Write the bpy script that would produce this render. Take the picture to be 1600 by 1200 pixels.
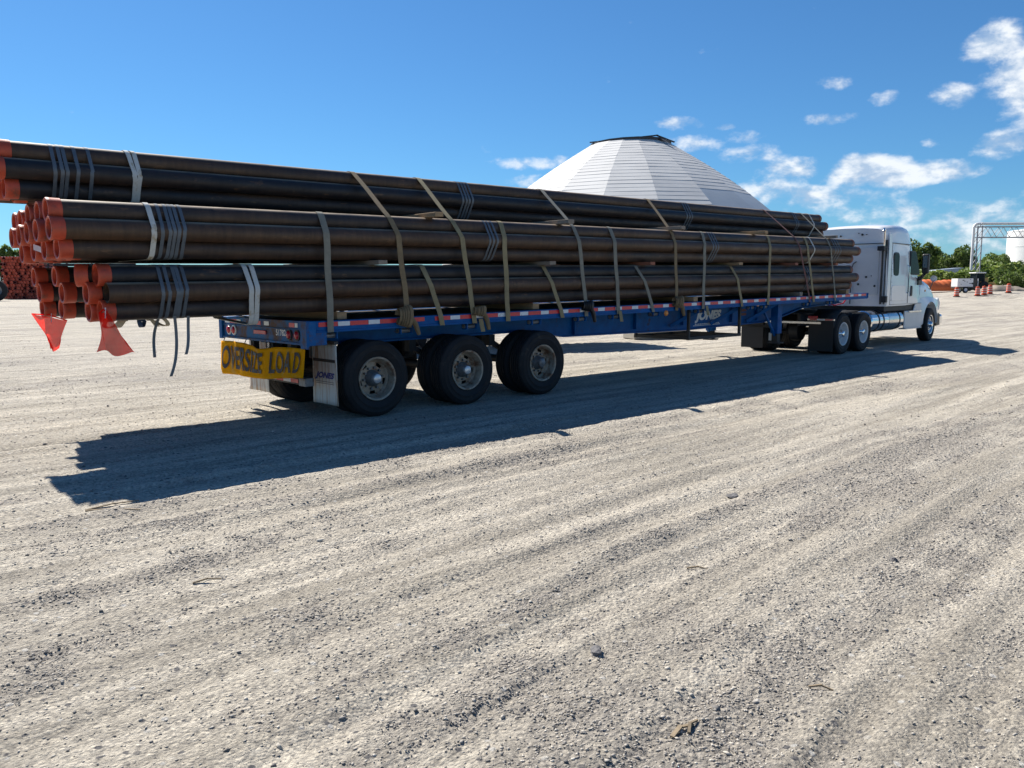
import bpy, bmesh, math, random
import numpy as np
from mathutils import Vector, Matrix, Euler
random.seed(7); RNG = np.random.default_rng(11)
pi = math.pi
scene = bpy.context.scene
for o in list(bpy.data.objects): bpy.data.objects.remove(o, do_unlink=True)
COL = scene.collection

# ------------------------------------------------------------------ camera
cd = bpy.data.cameras.new('camera'); camera = bpy.data.objects.new('camera', cd); COL.objects.link(camera)
cd.sensor_width = 36.0; cd.lens = 1257.5 / 1600 * 36; cd.clip_start = 0.05; cd.clip_end = 5000
camera.matrix_world = Matrix.Translation((0, 0, 1.7462)) @ Matrix.Rotation(pi/2 - .12185, 4, 'X') @ Matrix.Rotation(-.0031, 4, 'Z')
scene.camera = camera

# ------------------------------------------------------------------ sky, sun, exposure
SUN_AZ, SUN_EL = math.radians(-40.5), math.radians(47.0)      # azimuth from +Y towards +X
SUN_DIR = Vector((math.sin(SUN_AZ)*math.cos(SUN_EL), math.cos(SUN_AZ)*math.cos(SUN_EL), math.sin(SUN_EL)))
SKY_STRENGTH, SUN_STRENGTH, EXPOSURE = 0.055, 5.0, 0.80
world = bpy.data.worlds.new('World'); scene.world = world; world.use_nodes = True
def build_world():
    nt = world.node_tree; N = nt.nodes; L = nt.links; N.clear()
    out = N.new('ShaderNodeOutputWorld'); bg = N.new('ShaderNodeBackground'); L.new(bg.outputs[0], out.inputs[0])
    sky = N.new('ShaderNodeTexSky'); sky.sky_type = 'NISHITA'; sky.sun_disc = False
    sky.sun_elevation = SUN_EL; sky.sun_rotation = SUN_AZ; sky.altitude = 100; sky.air_density = 1.0; sky.dust_density = .2; sky.ozone_density = 2.2
    hs = N.new('ShaderNodeMix'); hs.data_type = 'RGBA'; hs.blend_type = 'MULTIPLY'; hs.inputs[0].default_value = 1.0
    L.new(sky.outputs[0], hs.inputs[6]); hs.inputs[7].default_value = (.44, .84, 1.18, 1)
    tc = N.new('ShaderNodeTexCoord'); sp = N.new('ShaderNodeSeparateXYZ'); L.new(tc.outputs['Generated'], sp.inputs[0])
    def M(op, a, b=None, c=None, clamp=False):
        n = N.new('ShaderNodeMath'); n.operation = op; n.use_clamp = clamp
        for i, v in enumerate((a, b, c)):
            if v is None: continue
            if isinstance(v, (int, float)): n.inputs[i].default_value = v
            else: L.new(v, n.inputs[i])
        return n.outputs[0]
    az = M('ARCTAN2', sp.outputs[0], sp.outputs[1]); el = M('ARCSINE', sp.outputs[2])
    def noise(scale_az, scale_el, offs, detail, rough, dist=0.0):
        cb = N.new('ShaderNodeCombineXYZ')
        L.new(M('MULTIPLY', az, scale_az), cb.inputs[0]); L.new(M('MULTIPLY_ADD', el, scale_el, offs), cb.inputs[1]); cb.inputs[2].default_value = offs
        n = N.new('ShaderNodeTexNoise'); n.inputs['Scale'].default_value = 1; n.inputs['Detail'].default_value = detail
        n.inputs['Roughness'].default_value = rough; n.inputs['Distortion'].default_value = dist
        L.new(cb.outputs[0], n.inputs['Vector']); return n.outputs['Fac']
    clouds = [(0.565,0.205,0.05,0.04,1.35),(0.525,0.24,0.026,0.02,1.2),(0.488,0.195,0.0223,0.0126,.8),(0.537,0.143,0.0264,0.0137,.85),
      (0.44,0.119,0.07,0.013,1.25),(0.41,0.125,0.045,0.017,1.3),(0.33,0.132,0.04,0.0131,.8),(0.302,0.106,0.0326,0.0177,.7),(0.366,0.096,0.07,0.0153,.62),
      (0.445,0.073,0.07,0.0181,.62),(0.528,0.066,0.05,0.0172,.6),(0.202,0.187,0.0305,0.007,.75),(0.218,0.165,0.0273,0.0093,.6),
      (0.272,0.17,0.0192,0.0069,.65),(0.359,0.182,0.0237,0.0067,.8),(0.419,0.201,0.012,0.008,.6),(0.37,0.221,0.0138,0.0067,.5),
      (0.024,0.146,0.0398,0.008,.8),(0.469,0.15,0.0101,0.0043,.6),(0.253,0.18,0.0119,0.0039,.6),(0.388,0.186,0.0095,0.0052,.5),
      (0.279,0.148,0.03,0.009,.5),(0.289,0.085,0.05,0.016,.6),(0.016,0.126,0.0318,0.0064,.5),(0.4,0.045,0.2,0.016,.42),(0.8,.12,.13,.03,1),(.72,.2,.05,.02,.9),
      (1.2,.17,.16,.04,1),(1.7,.1,.2,.03,1),(2.2,.2,.17,.04,1),(2.7,.13,.2,.03,1),(-2.6,.12,.16,.03,.9),(-1.9,.1,.12,.02,.8),(1.0,.07,.3,.02,.8),(2.0,.06,.5,.02,.8)]
    tot = None
    for a0, e0, w, h, s in clouds:
        dx = M('MULTIPLY_ADD', az, 1/w, -a0/w); dy = M('MULTIPLY_ADD', el, 1/h, -e0/h)
        q = M('MULTIPLY_ADD', dy, dy, M('MULTIPLY', dx, dx))
        m = M('MULTIPLY_ADD', q, -.75*s, 1.25*s-.1)
        tot = m if tot is None else M('SMOOTH_MAX', tot, m, .25)
    n1 = noise(24, 40, 3.1, 7, .55, .15); n2 = noise(80, 120, 9.7, 6, .6)
    n1s = noise(24, 40, 3.1 + 40*.007, 6, .55, .15)
    dens = M('ADD', M('MAXIMUM', tot, -.6), M('MULTIPLY_ADD', n1, 3.3, -1.62)); dens = M('ADD', dens, M('MULTIPLY_ADD', n2, .9, -.45))
    mr = N.new('ShaderNodeMapRange'); mr.interpolation_type = 'SMOOTHSTEP'; L.new(dens, mr.inputs[0]); mr.inputs[1].default_value = .06; mr.inputs[2].default_value = 1.38
    # thicker, lower parts of a cloud are greyer
    sh = N.new('ShaderNodeMapRange'); L.new(M('SUBTRACT', n1, n1s), sh.inputs[0]); sh.inputs[1].default_value = -.10; sh.inputs[2].default_value = .09
    cr = N.new('ShaderNodeMix'); cr.data_type = 'RGBA'; L.new(sh.outputs[0], cr.inputs[0])
    k = 1/SKY_STRENGTH
    cr.inputs[6].default_value = (.27*k, .35*k, .46*k, 1); cr.inputs[7].default_value = (.56*k, .585*k, .61*k, 1)
    mx = N.new('ShaderNodeMix'); mx.data_type = 'RGBA'; L.new(M('MULTIPLY', mr.outputs[0], .93), mx.inputs[0])
    L.new(hs.outputs[2], mx.inputs[6]); L.new(cr.outputs[2], mx.inputs[7])
    L.new(mx.outputs[2], bg.inputs[0]); bg.inputs[1].default_value = SKY_STRENGTH
build_world()
sl = bpy.data.lights.new('sun', 'SUN'); sun = bpy.data.objects.new('sun', sl); COL.objects.link(sun)
sl.energy = SUN_STRENGTH; sl.angle = math.radians(.53); sl.color = (1, .945, .86)
sun.rotation_euler = (-SUN_DIR).to_track_quat('-Z', 'Y').to_euler(); sun.location = (-20, 30, 40)
vs = scene.view_settings; vs.view_transform = 'Standard'; vs.look = 'None'; vs.gamma = 1; vs.use_curve_mapping = False; vs.exposure = EXPOSURE
scene.cycles.max_bounces = 6

# ------------------------------------------------------------------ materials
MAT = {}
def nodes_of(m): return m.node_tree.nodes, m.node_tree.links
def pmat(name, base, rough=.6, metal=0.0, var=.18, scale=4.0, bump=0.0, bscale=60.0, stain=None, stain_amt=.5, stain_scale=2.0, stretch=(1,1,1), coat=0.0, spec=.5):
    m = bpy.data.materials.new(name); m.use_nodes = True; N, L = nodes_of(m); b = N['Principled BSDF']
    tc = N.new('ShaderNodeTexCoord'); mp = N.new('ShaderNodeMapping'); mp.inputs['Scale'].default_value = stretch; L.new(tc.outputs['Object'], mp.inputs[0])
    oi = N.new('ShaderNodeObjectInfo'); va = N.new('ShaderNodeVectorMath'); va.operation = 'MULTIPLY_ADD'
    L.new(oi.outputs['Random'], va.inputs[0]); va.inputs[1].default_value = (13, 7, 5); L.new(mp.outputs[0], va.inputs[2])
    n = N.new('ShaderNodeTexNoise'); n.inputs['Scale'].default_value = scale; n.inputs['Detail'].default_value = 7; n.inputs['Roughness'].default_value = .65; L.new(va.outputs[0], n.inputs['Vector'])
    mx = N.new('ShaderNodeMix'); mx.data_type = 'RGBA'
    mr = N.new('ShaderNodeMapRange'); L.new(n.outputs[0], mr.inputs[0]); mr.inputs[1].default_value = .3; mr.inputs[2].default_value = .7; L.new(mr.outputs[0], mx.inputs[0])
    mx.inputs[6].default_value = tuple(c*(1-var) for c in base) + (1,); mx.inputs[7].default_value = tuple(min(1, c*(1+var)) for c in base) + (1,)
    colo = mx.outputs[2]
    if stain:
        n2 = N.new('ShaderNodeTexNoise'); n2.inputs['Scale'].default_value = stain_scale; n2.inputs['Detail'].default_value = 8; n2.inputs['Roughness'].default_value = .7; L.new(va.outputs[0], n2.inputs['Vector'])
        mr2 = N.new('ShaderNodeMapRange'); L.new(n2.outputs[0], mr2.inputs[0]); mr2.inputs[1].default_value = .62 - .25*stain_amt; mr2.inputs[2].default_value = .72 - .18*stain_amt
        mx2 = N.new('ShaderNodeMix'); mx2.data_type = 'RGBA'; L.new(mr2.outputs[0], mx2.inputs[0]); L.new(colo, mx2.inputs[6]); mx2.inputs[7].default_value = tuple(stain) + (1,); colo = mx2.outputs[2]
    L.new(colo, b.inputs['Base Color'])
    b.inputs['Metallic'].default_value = metal; b.inputs['Coat Weight'].default_value = coat; b.inputs['Specular IOR Level'].default_value = spec
    rr = N.new('ShaderNodeMapRange'); L.new(n.outputs[0], rr.inputs[0]); rr.inputs[3].default_value = max(.03, rough*.82); rr.inputs[4].default_value = min(1, rough*1.18); L.new(rr.outputs[0], b.inputs['Roughness'])
    if bump:
        n3 = N.new('ShaderNodeTexNoise'); n3.inputs['Scale'].default_value = bscale; n3.inputs['Detail'].default_value = 5; L.new(va.outputs[0], n3.inputs['Vector'])
        bp = N.new('ShaderNodeBump'); bp.inputs['Strength'].default_value = bump; bp.inputs['Distance'].default_value = .02; L.new(n3.outputs[0], bp.inputs['Height']); L.new(bp.outputs[0], b.inputs['Normal'])
    MAT[name] = m; return m
def pipe_mat():
    m = bpy.data.materials.new('pipe_steel'); m.use_nodes = True; N, L = nodes_of(m); b = N['Principled BSDF']
    tc = N.new('ShaderNodeTexCoord'); oi = N.new('ShaderNodeObjectInfo')
    def noi(st, sc, det, ro=.65):
        mp = N.new('ShaderNodeMapping'); mp.inputs['Scale'].default_value = st; L.new(tc.outputs['Object'], mp.inputs[0]); va = N.new('ShaderNodeVectorMath'); va.operation = 'MULTIPLY_ADD'
        L.new(oi.outputs['Random'], va.inputs[0]); va.inputs[1].default_value = (31, 17, 9); L.new(mp.outputs[0], va.inputs[2])
        n = N.new('ShaderNodeTexNoise'); n.inputs['Scale'].default_value = sc; n.inputs['Detail'].default_value = det; n.inputs['Roughness'].default_value = ro; L.new(va.outputs[0], n.inputs['Vector']); return n.outputs[0]
    def rng(v, a, c, lo, hi):
        r = N.new('ShaderNodeMapRange'); L.new(v, r.inputs[0]); r.inputs[1].default_value = a; r.inputs[2].default_value = c; r.inputs[3].default_value = lo; r.inputs[4].default_value = hi; return r.outputs[0]
    def mix(f, a, c, mode='MIX'):
        x = N.new('ShaderNodeMix'); x.data_type = 'RGBA'; x.blend_type = mode
        if isinstance(f, float): x.inputs[0].default_value = f
        else: L.new(f, x.inputs[0])
        for k, v in ((6, a), (7, c)):
            if isinstance(v, tuple): x.inputs[k].default_value = v + (1,)
            else: L.new(v, x.inputs[k])
        return x.outputs[2]
    ad = N.new('ShaderNodeMath'); ad.operation = 'ADD'; L.new(noi((.30, 2.2, 2.2), 1.5, 8), ad.inputs[0]); L.new(rng(oi.outputs['Random'], 0, 1, -.2, .2), ad.inputs[1])
    col = mix(rng(ad.outputs[0], .36, .66, 0, 1), (.011,.011,.014), (.066,.036,.019))
    col = mix(rng(noi((9, 1.2, 1.2), 2.0, 5), .3, .7, 0, 1), mix(1.0, col, (.74,.74,.76), 'MULTIPLY'), mix(1.0, col, (1.3,1.28,1.25), 'MULTIPLY'))
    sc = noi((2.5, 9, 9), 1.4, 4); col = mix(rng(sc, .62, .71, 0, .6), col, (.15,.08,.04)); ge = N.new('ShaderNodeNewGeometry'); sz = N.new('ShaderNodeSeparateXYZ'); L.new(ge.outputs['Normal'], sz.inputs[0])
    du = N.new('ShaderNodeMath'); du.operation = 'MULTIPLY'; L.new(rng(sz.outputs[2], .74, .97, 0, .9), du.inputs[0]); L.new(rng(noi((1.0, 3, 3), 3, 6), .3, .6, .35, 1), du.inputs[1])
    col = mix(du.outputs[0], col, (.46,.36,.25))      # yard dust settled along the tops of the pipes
    L.new(col, b.inputs['Base Color'])
    L.new(rng(noi((1.5, 4, 4), 2, 6), .3, .7, .42, .66), b.inputs['Roughness']); b.inputs['Specular IOR Level'].default_value = .45
    bp = N.new('ShaderNodeBump'); bp.inputs['Strength'].default_value = .12; bp.inputs['Distance'].default_value = .01; L.new(noi((3, 6, 6), 8, 5), bp.inputs['Height']); L.new(bp.outputs[0], b.inputs['Normal']); MAT['pipe_steel'] = m
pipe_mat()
pmat('pipe_inside', (.02,.02,.025), .7, 0, .3)
pmat('orange_cap', (.45,.062,.025), .5, 0, .2, 9, .06, 60, stain=(.20,.06,.035), stain_amt=.25, stain_scale=7)
pmat('front_cap', (.16,.06,.035), .6, 0, .2, 9)
pmat('band_steel', (.12,.14,.16), .5, .3, .2, 6)
pmat('sling_white', (.55,.55,.52), .85, 0, .12, 12, .1, 300, stain=(.33,.26,.16), stain_amt=.3, stain_scale=6)
pmat('strap_grey', (.20,.19,.155), .85, 0, .2, 8, .15, 250)
pmat('strap_yellow', (.25,.205,.115), .85, 0, .2, 8, .15, 250)
pmat('strap_red', (.16,.07,.06), .85, 0, .2, 8, .15, 250)
pmat('strap_tan', (.20,.145,.08), .85, 0, .2, 8, .15, 250)
pmat('lumber', (.33,.22,.12), .8, 0, .25, 3, .2, 60, stretch=(6,.8,6))
pmat('lumber_grey', (.24,.20,.16), .85, 0, .25, 3, .2, 60, stretch=(6,.8,6))
pmat('lumber_red', (.26,.10,.06), .85, 0, .25, 3, .2, 60, stretch=(6,.8,6))
pmat('blue_paint', (.002,.085,.28), .5, 0, .25, 5, .05, 30, stain=(.05,.04,.04), stain_amt=.12, stain_scale=3.2, spec=.15)
pmat('blue_rusty', (.003,.11,.32), .55, 0, .25, 6, .08, 40, stain=(.085,.04,.025), stain_amt=.62, stain_scale=3.0, spec=.2)
pmat('chassis_black', (.018,.019,.022), .6, 0, .3, 6, .08, 50, stain=(.05,.045,.04), stain_amt=.3)
pmat('deck_board', (.10,.075,.055), .85, 0, .3, 3, .15, 40, stretch=(.4,4,4))
pmat('rubber', (.020,.020,.022), .72, 0, .25, 5, .1, 90, stain=(.055,.05,.045), stain_amt=.14, stain_scale=4, spec=.25)
pmat('rim_rusty', (.34,.29,.23), .55, .25, .3, 7, .12, 60, stain=(.17,.085,.045), stain_amt=.5, stain_scale=6)
pmat('hub_grey', (.17,.18,.19), .5, .4, .3, 10, .1, 80, stain=(.10,.06,.04), stain_amt=.35, stain_scale=9)
pmat('hub_cap', (.62,.64,.66), .35, .5, .1)
pmat('rim_white', (.62,.63,.64), .4, .1, .08)
pmat('chrome', (.75,.76,.78), .09, 1, .03)
pmat('brushed_alu', (.62,.63,.64), .22, 1, .08, 3)
pmat('white_paint', (.74,.75,.77), .22, 0, .03, 2, coat=.6)
pmat('white_dusty', (.62,.63,.64), .4, 0, .06, 3, coat=.2)
pmat('dark_glass', (.012,.016,.02), .08, 0, .1, spec=.05)
pmat('black_plastic', (.014,.014,.016), .45, 0, .2)
pmat('mirror_glass', (.10,.12,.14), .08, .6, .02)
pmat('tape_red', (.62,.03,.04), .35, 0, .12, 20, stain=(.16,.06,.05), stain_amt=.12, stain_scale=9)
pmat('tape_white', (.66,.68,.70), .35, 0, .08, 20, stain=(.25,.22,.2), stain_amt=.15, stain_scale=9)
pmat('lamp_red', (.42,.014,.03), .22, 0, .1)
pmat('lamp_amber', (.75,.26,.05), .25, 0, .1)
pmat('flap_white', (.60,.585,.54), .6, 0, .06, 6, stain=(.38,.20,.085), stain_amt=.55, stain_scale=2.2, stretch=(1,7,.55))
pmat('flap_black', (.015,.015,.017), .6, 0, .2)
pmat('letter_blue', (.018,.035,.24), .5, 0, .1)
pmat('letter_white', (.62,.64,.66), .5, 0, .1, 30, stain=(.05,.10,.22), stain_amt=.08, stain_scale=20)
pmat('letter_black', (.018,.014,.016), .6, 0, .15)
pmat('concrete', (.34,.31,.26), .9, 0, .18, 4, .25, 30)
pmat('dome_shingle', (.50,.50,.495), .7, 0, .09, .35, .05, 6)
pmat('dome_sheet', (.36,.40,.44), .6, 0, .05, .6, .06, 1.2)
pmat('dome_dark', (.035,.037,.042), .7, 0, .2)
pmat('tank_white', (.80,.79,.76), .5, 0, .04, .4)
pmat('gantry_steel', (.34,.33,.34), .5, .2, .2, 2)
pmat('gantry_pipe', (.72,.70,.68), .45, .1, .1, 2)
pmat('drum_orange', (.58,.085,.03), .5, 0, .12)
pmat('drum_white', (.66,.62,.58), .4, 0, .1)
pmat('tarp_orange', (.62,.14,.035), .6, 0, .14, 1.5, .3, 5)
pmat('machine_dark', (.05,.045,.04), .6, 0, .3)
pmat('machine_yellow', (.42,.27,.07), .55, 0, .2)
pmat('stacked_red', (.20,.035,.03), .55, 0, .35)
pmat('bark', (.09,.07,.05), .9, 0, .3, 4, .4, 20)
pmat('splinter', (.22,.17,.11), .9, 0, .3, 10, .2, 80)
pmat('paper_tag', (.62,.5,.5), .7, 0, .05)
pmat('shed_blue', (.30,.36,.44), .5, 0, .1)
pmat('rope_cream', (.55,.48,.36), .9, 0, .2, 20)
pmat('rope_blue', (.03,.07,.16), .8, 0, .2, 20)
pmat('spoil', (.27,.225,.175), .95, 0, .25, 2, .4, 8)
pmat('stone_dark', (.12,.115,.115), .85, 0, .3, 12, .4, 60)

def leaf_mat(name, c0, c1):
    m = bpy.data.materials.new(name); m.use_nodes = True; N, L = nodes_of(m); b = N['Principled BSDF']
    ge = N.new('ShaderNodeNewGeometry'); mx = N.new('ShaderNodeMix'); mx.data_type = 'RGBA'
    L.new(ge.outputs['Random Per Island'], mx.inputs[0]); mx.inputs[6].default_value = c0 + (1,); mx.inputs[7].default_value = c1 + (1,)
    L.new(mx.outputs[2], b.inputs['Base Color']); b.inputs['Roughness'].default_value = .55
    tr = N.new('ShaderNodeBsdfTranslucent'); L.new(mx.outputs[2], tr.inputs[0]); ms = N.new('ShaderNodeMixShader'); ms.inputs[0].default_value = .42
    L.new(b.outputs[0], ms.inputs[1]); L.new(tr.outputs[0], ms.inputs[2]); L.new(ms.outputs[0], N['Material Output'].inputs[0]); MAT[name] = m
leaf_mat('leaf_dark', (.075,.12,.025), (.15,.21,.05)); leaf_mat('leaf_mid', (.10,.16,.03), (.21,.28,.065)); leaf_mat('leaf_light', (.17,.24,.045), (.33,.39,.10))
def cloth_mat(name, c, transl=.8, transp=.10, wear=None):
    m = bpy.data.materials.new(name); m.use_nodes = True; N, L = nodes_of(m); b = N['Principled BSDF']; b.inputs['Base Color'].default_value = c + (1,); b.inputs['Roughness'].default_value = .8; b.inputs['Specular IOR Level'].default_value = .1
    tc = N.new('ShaderNodeTexCoord'); n = N.new('ShaderNodeTexNoise'); n.inputs['Scale'].default_value = 25; L.new(tc.outputs['Object'], n.inputs['Vector'])
    mx = N.new('ShaderNodeMix'); mx.data_type = 'RGBA'; L.new(n.outputs[0], mx.inputs[0]); mx.inputs[6].default_value = tuple(v*.85 for v in c) + (1,); mx.inputs[7].default_value = c + (1,)
    co = mx.outputs[2]
    if wear:
        nw = N.new('ShaderNodeTexNoise'); nw.inputs['Scale'].default_value = 3.5; nw.inputs['Detail'].default_value = 8; nw.inputs['Roughness'].default_value = .7; L.new(tc.outputs['Object'], nw.inputs['Vector'])
        rw = N.new('ShaderNodeMapRange'); L.new(nw.outputs[0], rw.inputs[0]); rw.inputs[1].default_value = .56; rw.inputs[2].default_value = .70; rw.inputs[4].default_value = .75
        m3 = N.new('ShaderNodeMix'); m3.data_type = 'RGBA'; L.new(rw.outputs[0], m3.inputs[0]); L.new(co, m3.inputs[6]); m3.inputs[7].default_value = wear + (1,); co = m3.outputs[2]
    tr = N.new('ShaderNodeBsdfTranslucent'); L.new(co, tr.inputs[0]); L.new(co, b.inputs['Base Color'])
    tp = N.new('ShaderNodeBsdfTransparent'); ms = N.new('ShaderNodeMixShader'); ms.inputs[0].default_value = transl; L.new(b.outputs[0], ms.inputs[1]); L.new(tr.outputs[0], ms.inputs[2])
    m2 = N.new('ShaderNodeMixShader'); m2.inputs[0].default_value = transp; L.new(ms.outputs[0], m2.inputs[1]); L.new(tp.outputs[0], m2.inputs[2]); L.new(m2.outputs[0], N['Material Output'].inputs[0]); MAT[name] = m
cloth_mat('flag_red', (.95,.03,.018)); cloth_mat('banner_yellow', (.95,.50,.004), .42, 0.0, (.70,.52,.20))

def ground_mat():
    m = bpy.data.materials.new('gravel_ground'); m.use_nodes = True; N, L = nodes_of(m); b = N['Principled BSDF']; b.inputs['Roughness'].default_value = .92; b.inputs['Specular IOR Level'].default_value = .25
    tc = N.new('ShaderNodeTexCoord'); at = N.new('ShaderNodeAttribute'); at.attribute_name = 'loose'
    mp = N.new('ShaderNodeMapping'); mp.inputs['Rotation'].default_value = (0, 0, -(pi/2 - .8182)); L.new(tc.outputs['Object'], mp.inputs[0])
    mps = N.new('ShaderNodeMapping'); mps.inputs['Scale'].default_value = (.16, 2.3, 1); L.new(mp.outputs[0], mps.inputs[0])
    def noi(vec, sc, det=6, ro=.6):
        n = N.new('ShaderNodeTexNoise'); n.inputs['Scale'].default_value = sc; n.inputs['Detail'].default_value = det; n.inputs['Roughness'].default_value = ro; L.new(vec, n.inputs['Vector']); return n.outputs[0]
    def rng(v, a, c, lo=0., hi=1.):
        r = N.new('ShaderNodeMapRange'); L.new(v, r.inputs[0]); r.inputs[1].default_value = a; r.inputs[2].default_value = c; r.inputs[3].default_value = lo; r.inputs[4].default_value = hi; return r.outputs[0]
    def mix(f, a, c, mode='MIX'):
        x = N.new('ShaderNodeMix'); x.data_type = 'RGBA'; x.blend_type = mode
        if isinstance(f, float): x.inputs[0].default_value = f
        else: L.new(f, x.inputs[0])
        for i, v in ((6, a), (7, c)):
            if isinstance(v, tuple): x.inputs[i].default_value = v + (1,)
            else: L.new(v, x.inputs[i])
        return x.outputs[2]
    def mth(op, a, c):
        x = N.new('ShaderNodeMath'); x.operation = op
        for i, v in ((0, a), (1, c)):
            if isinstance(v, float): x.inputs[i].default_value = v
            else: L.new(v, x.inputs[i])
        return x.outputs[0]
    streak = noi(mps.outputs[0], 1.3, 9, .68); big = noi(tc.outputs['Object'], .13, 4); fine = noi(tc.outputs['Object'], 28, 8, .75); grit = noi(tc.outputs['Object'], 110, 5, .7)
    base = mix(rng(streak, .41, .61), (.36,.328,.272), (.60,.55,.46))
    rd = N.new('ShaderNodeTexNoise'); rd.noise_type = 'RIDGED_MULTIFRACTAL'; rd.inputs['Scale'].default_value = 1.5; rd.inputs['Detail'].default_value = 3; rd.inputs['Roughness'].default_value = .5; rd.inputs['Lacunarity'].default_value = 2.3
    mpr = N.new('ShaderNodeMapping'); mpr.inputs['Scale'].default_value = (.07, 3.0, 1); mpr.inputs['Location'].default_value = (3.3, 1.7, 0); L.new(mp.outputs[0], mpr.inputs[0])
    wv = N.new('ShaderNodeVectorMath'); wv.operation = 'MULTIPLY_ADD'; nw = N.new('ShaderNodeTexNoise'); nw.inputs['Scale'].default_value = .35; nw.inputs['Detail'].default_value = 3; L.new(tc.outputs['Object'], nw.inputs['Vector'])
    L.new(nw.outputs['Color'], wv.inputs[0]); wv.inputs[1].default_value = (.25, .35, 0); L.new(mpr.outputs[0], wv.inputs[2]); L.new(wv.outputs[0], rd.inputs['Vector'])
    ridge = rd.outputs[0]
    base = mix(rng(ridge, .8, 2.0, 0, .5), base, (.64,.595,.51))
    base = mix(rng(big, .4, .66, 0, .35), base, (.39,.365,.33))
    lf = mth('MULTIPLY', at.outputs['Fac'], rng(fine, .25, .6, .35, 1.))
    base = mix(lf, base, (.335,.308,.27))
    vo = N.new('ShaderNodeTexVoronoi'); vo.inputs['Scale'].default_value = 55; L.new(tc.outputs['Object'], vo.inputs['Vector'])
    v2 = N.new('ShaderNodeTexVoronoi'); v2.inputs['Scale'].default_value = 24; L.new(tc.outputs['Object'], v2.inputs['Vector'])
    sepc = N.new('ShaderNodeSeparateColor'); L.new(vo.outputs['Color'], sepc.inputs[0])
    sp2 = N.new('ShaderNodeSeparateColor'); L.new(v2.outputs['Color'], sp2.inputs[0])
    g = mix(rng(sepc.outputs[0], 0, 1), (.58,.58,.60), (1.25,1.23,1.2)); base = mix(.75, base, g, 'MULTIPLY')
    g2 = mix(rng(fine, .32, .68), (.62,.61,.60), (1.26,1.26,1.25)); base = mix(.8, base, g2, 'MULTIPLY')
    # the odd pale or dark stone lying flush in the surface
    dk = mth('MULTIPLY', rng(sp2.outputs[0], .93, .95), rng(v2.outputs['Distance'], .42, .30)); base = mix(dk, base, (.13,.125,.125))
    pl = mth('MULTIPLY', rng(sp2.outputs[1], .95, .97), rng(v2.outputs['Distance'], .40, .28)); base = mix(pl, base, (.50,.48,.44))
    L.new(base, b.inputs['Base Color'])
    hgt = mth('ADD', mth('MULTIPLY', rng(vo.outputs['Distance'], .0, .6, 1., 0.), .011), mth('MULTIPLY', fine, .030)); hgt = mth('ADD', hgt, mth('MULTIPLY', grit, .009)); hgt = mth('ADD', hgt, mth('MULTIPLY', streak, .05)); hgt = mth('ADD', hgt, mth('MULTIPLY', ridge, .024))
    hgt = mth('ADD', hgt, mth('MULTIPLY', mth('MULTIPLY', rng(v2.outputs['Distance'], .0, .5, 1., 0.), .02), mth('ADD', at.outputs['Fac'], .15)))
    bp = N.new('ShaderNodeBump'); bp.inputs['Strength'].default_value = .9; bp.inputs['Distance'].default_value = 1.0; L.new(hgt, bp.inputs['Height']); L.new(bp.outputs[0], b.inputs['Normal'])
    MAT['ground'] = m
    m = bpy.data.materials.new('pebble'); m.use_nodes = True; N, L = nodes_of(m); b = N['Principled BSDF']; b.inputs['Roughness'].default_value = .88
    ge = N.new('ShaderNodeNewGeometry'); cr = N.new('ShaderNodeValToRGB'); L.new(ge.outputs['Random Per Island'], cr.inputs[0])
    e = cr.color_ramp.elements; e[0].position = 0; e[0].color = (.10,.097,.095,1); e[1].position = 1; e[1].color = (.60,.55,.47,1); x = e.new(.3); x.color = (.27,.248,.222,1); x = e.new(.8); x.color = (.43,.395,.34,1)
    L.new(cr.outputs[0], b.inputs['Base Color']); MAT['pebble'] = m
ground_mat()

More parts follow.
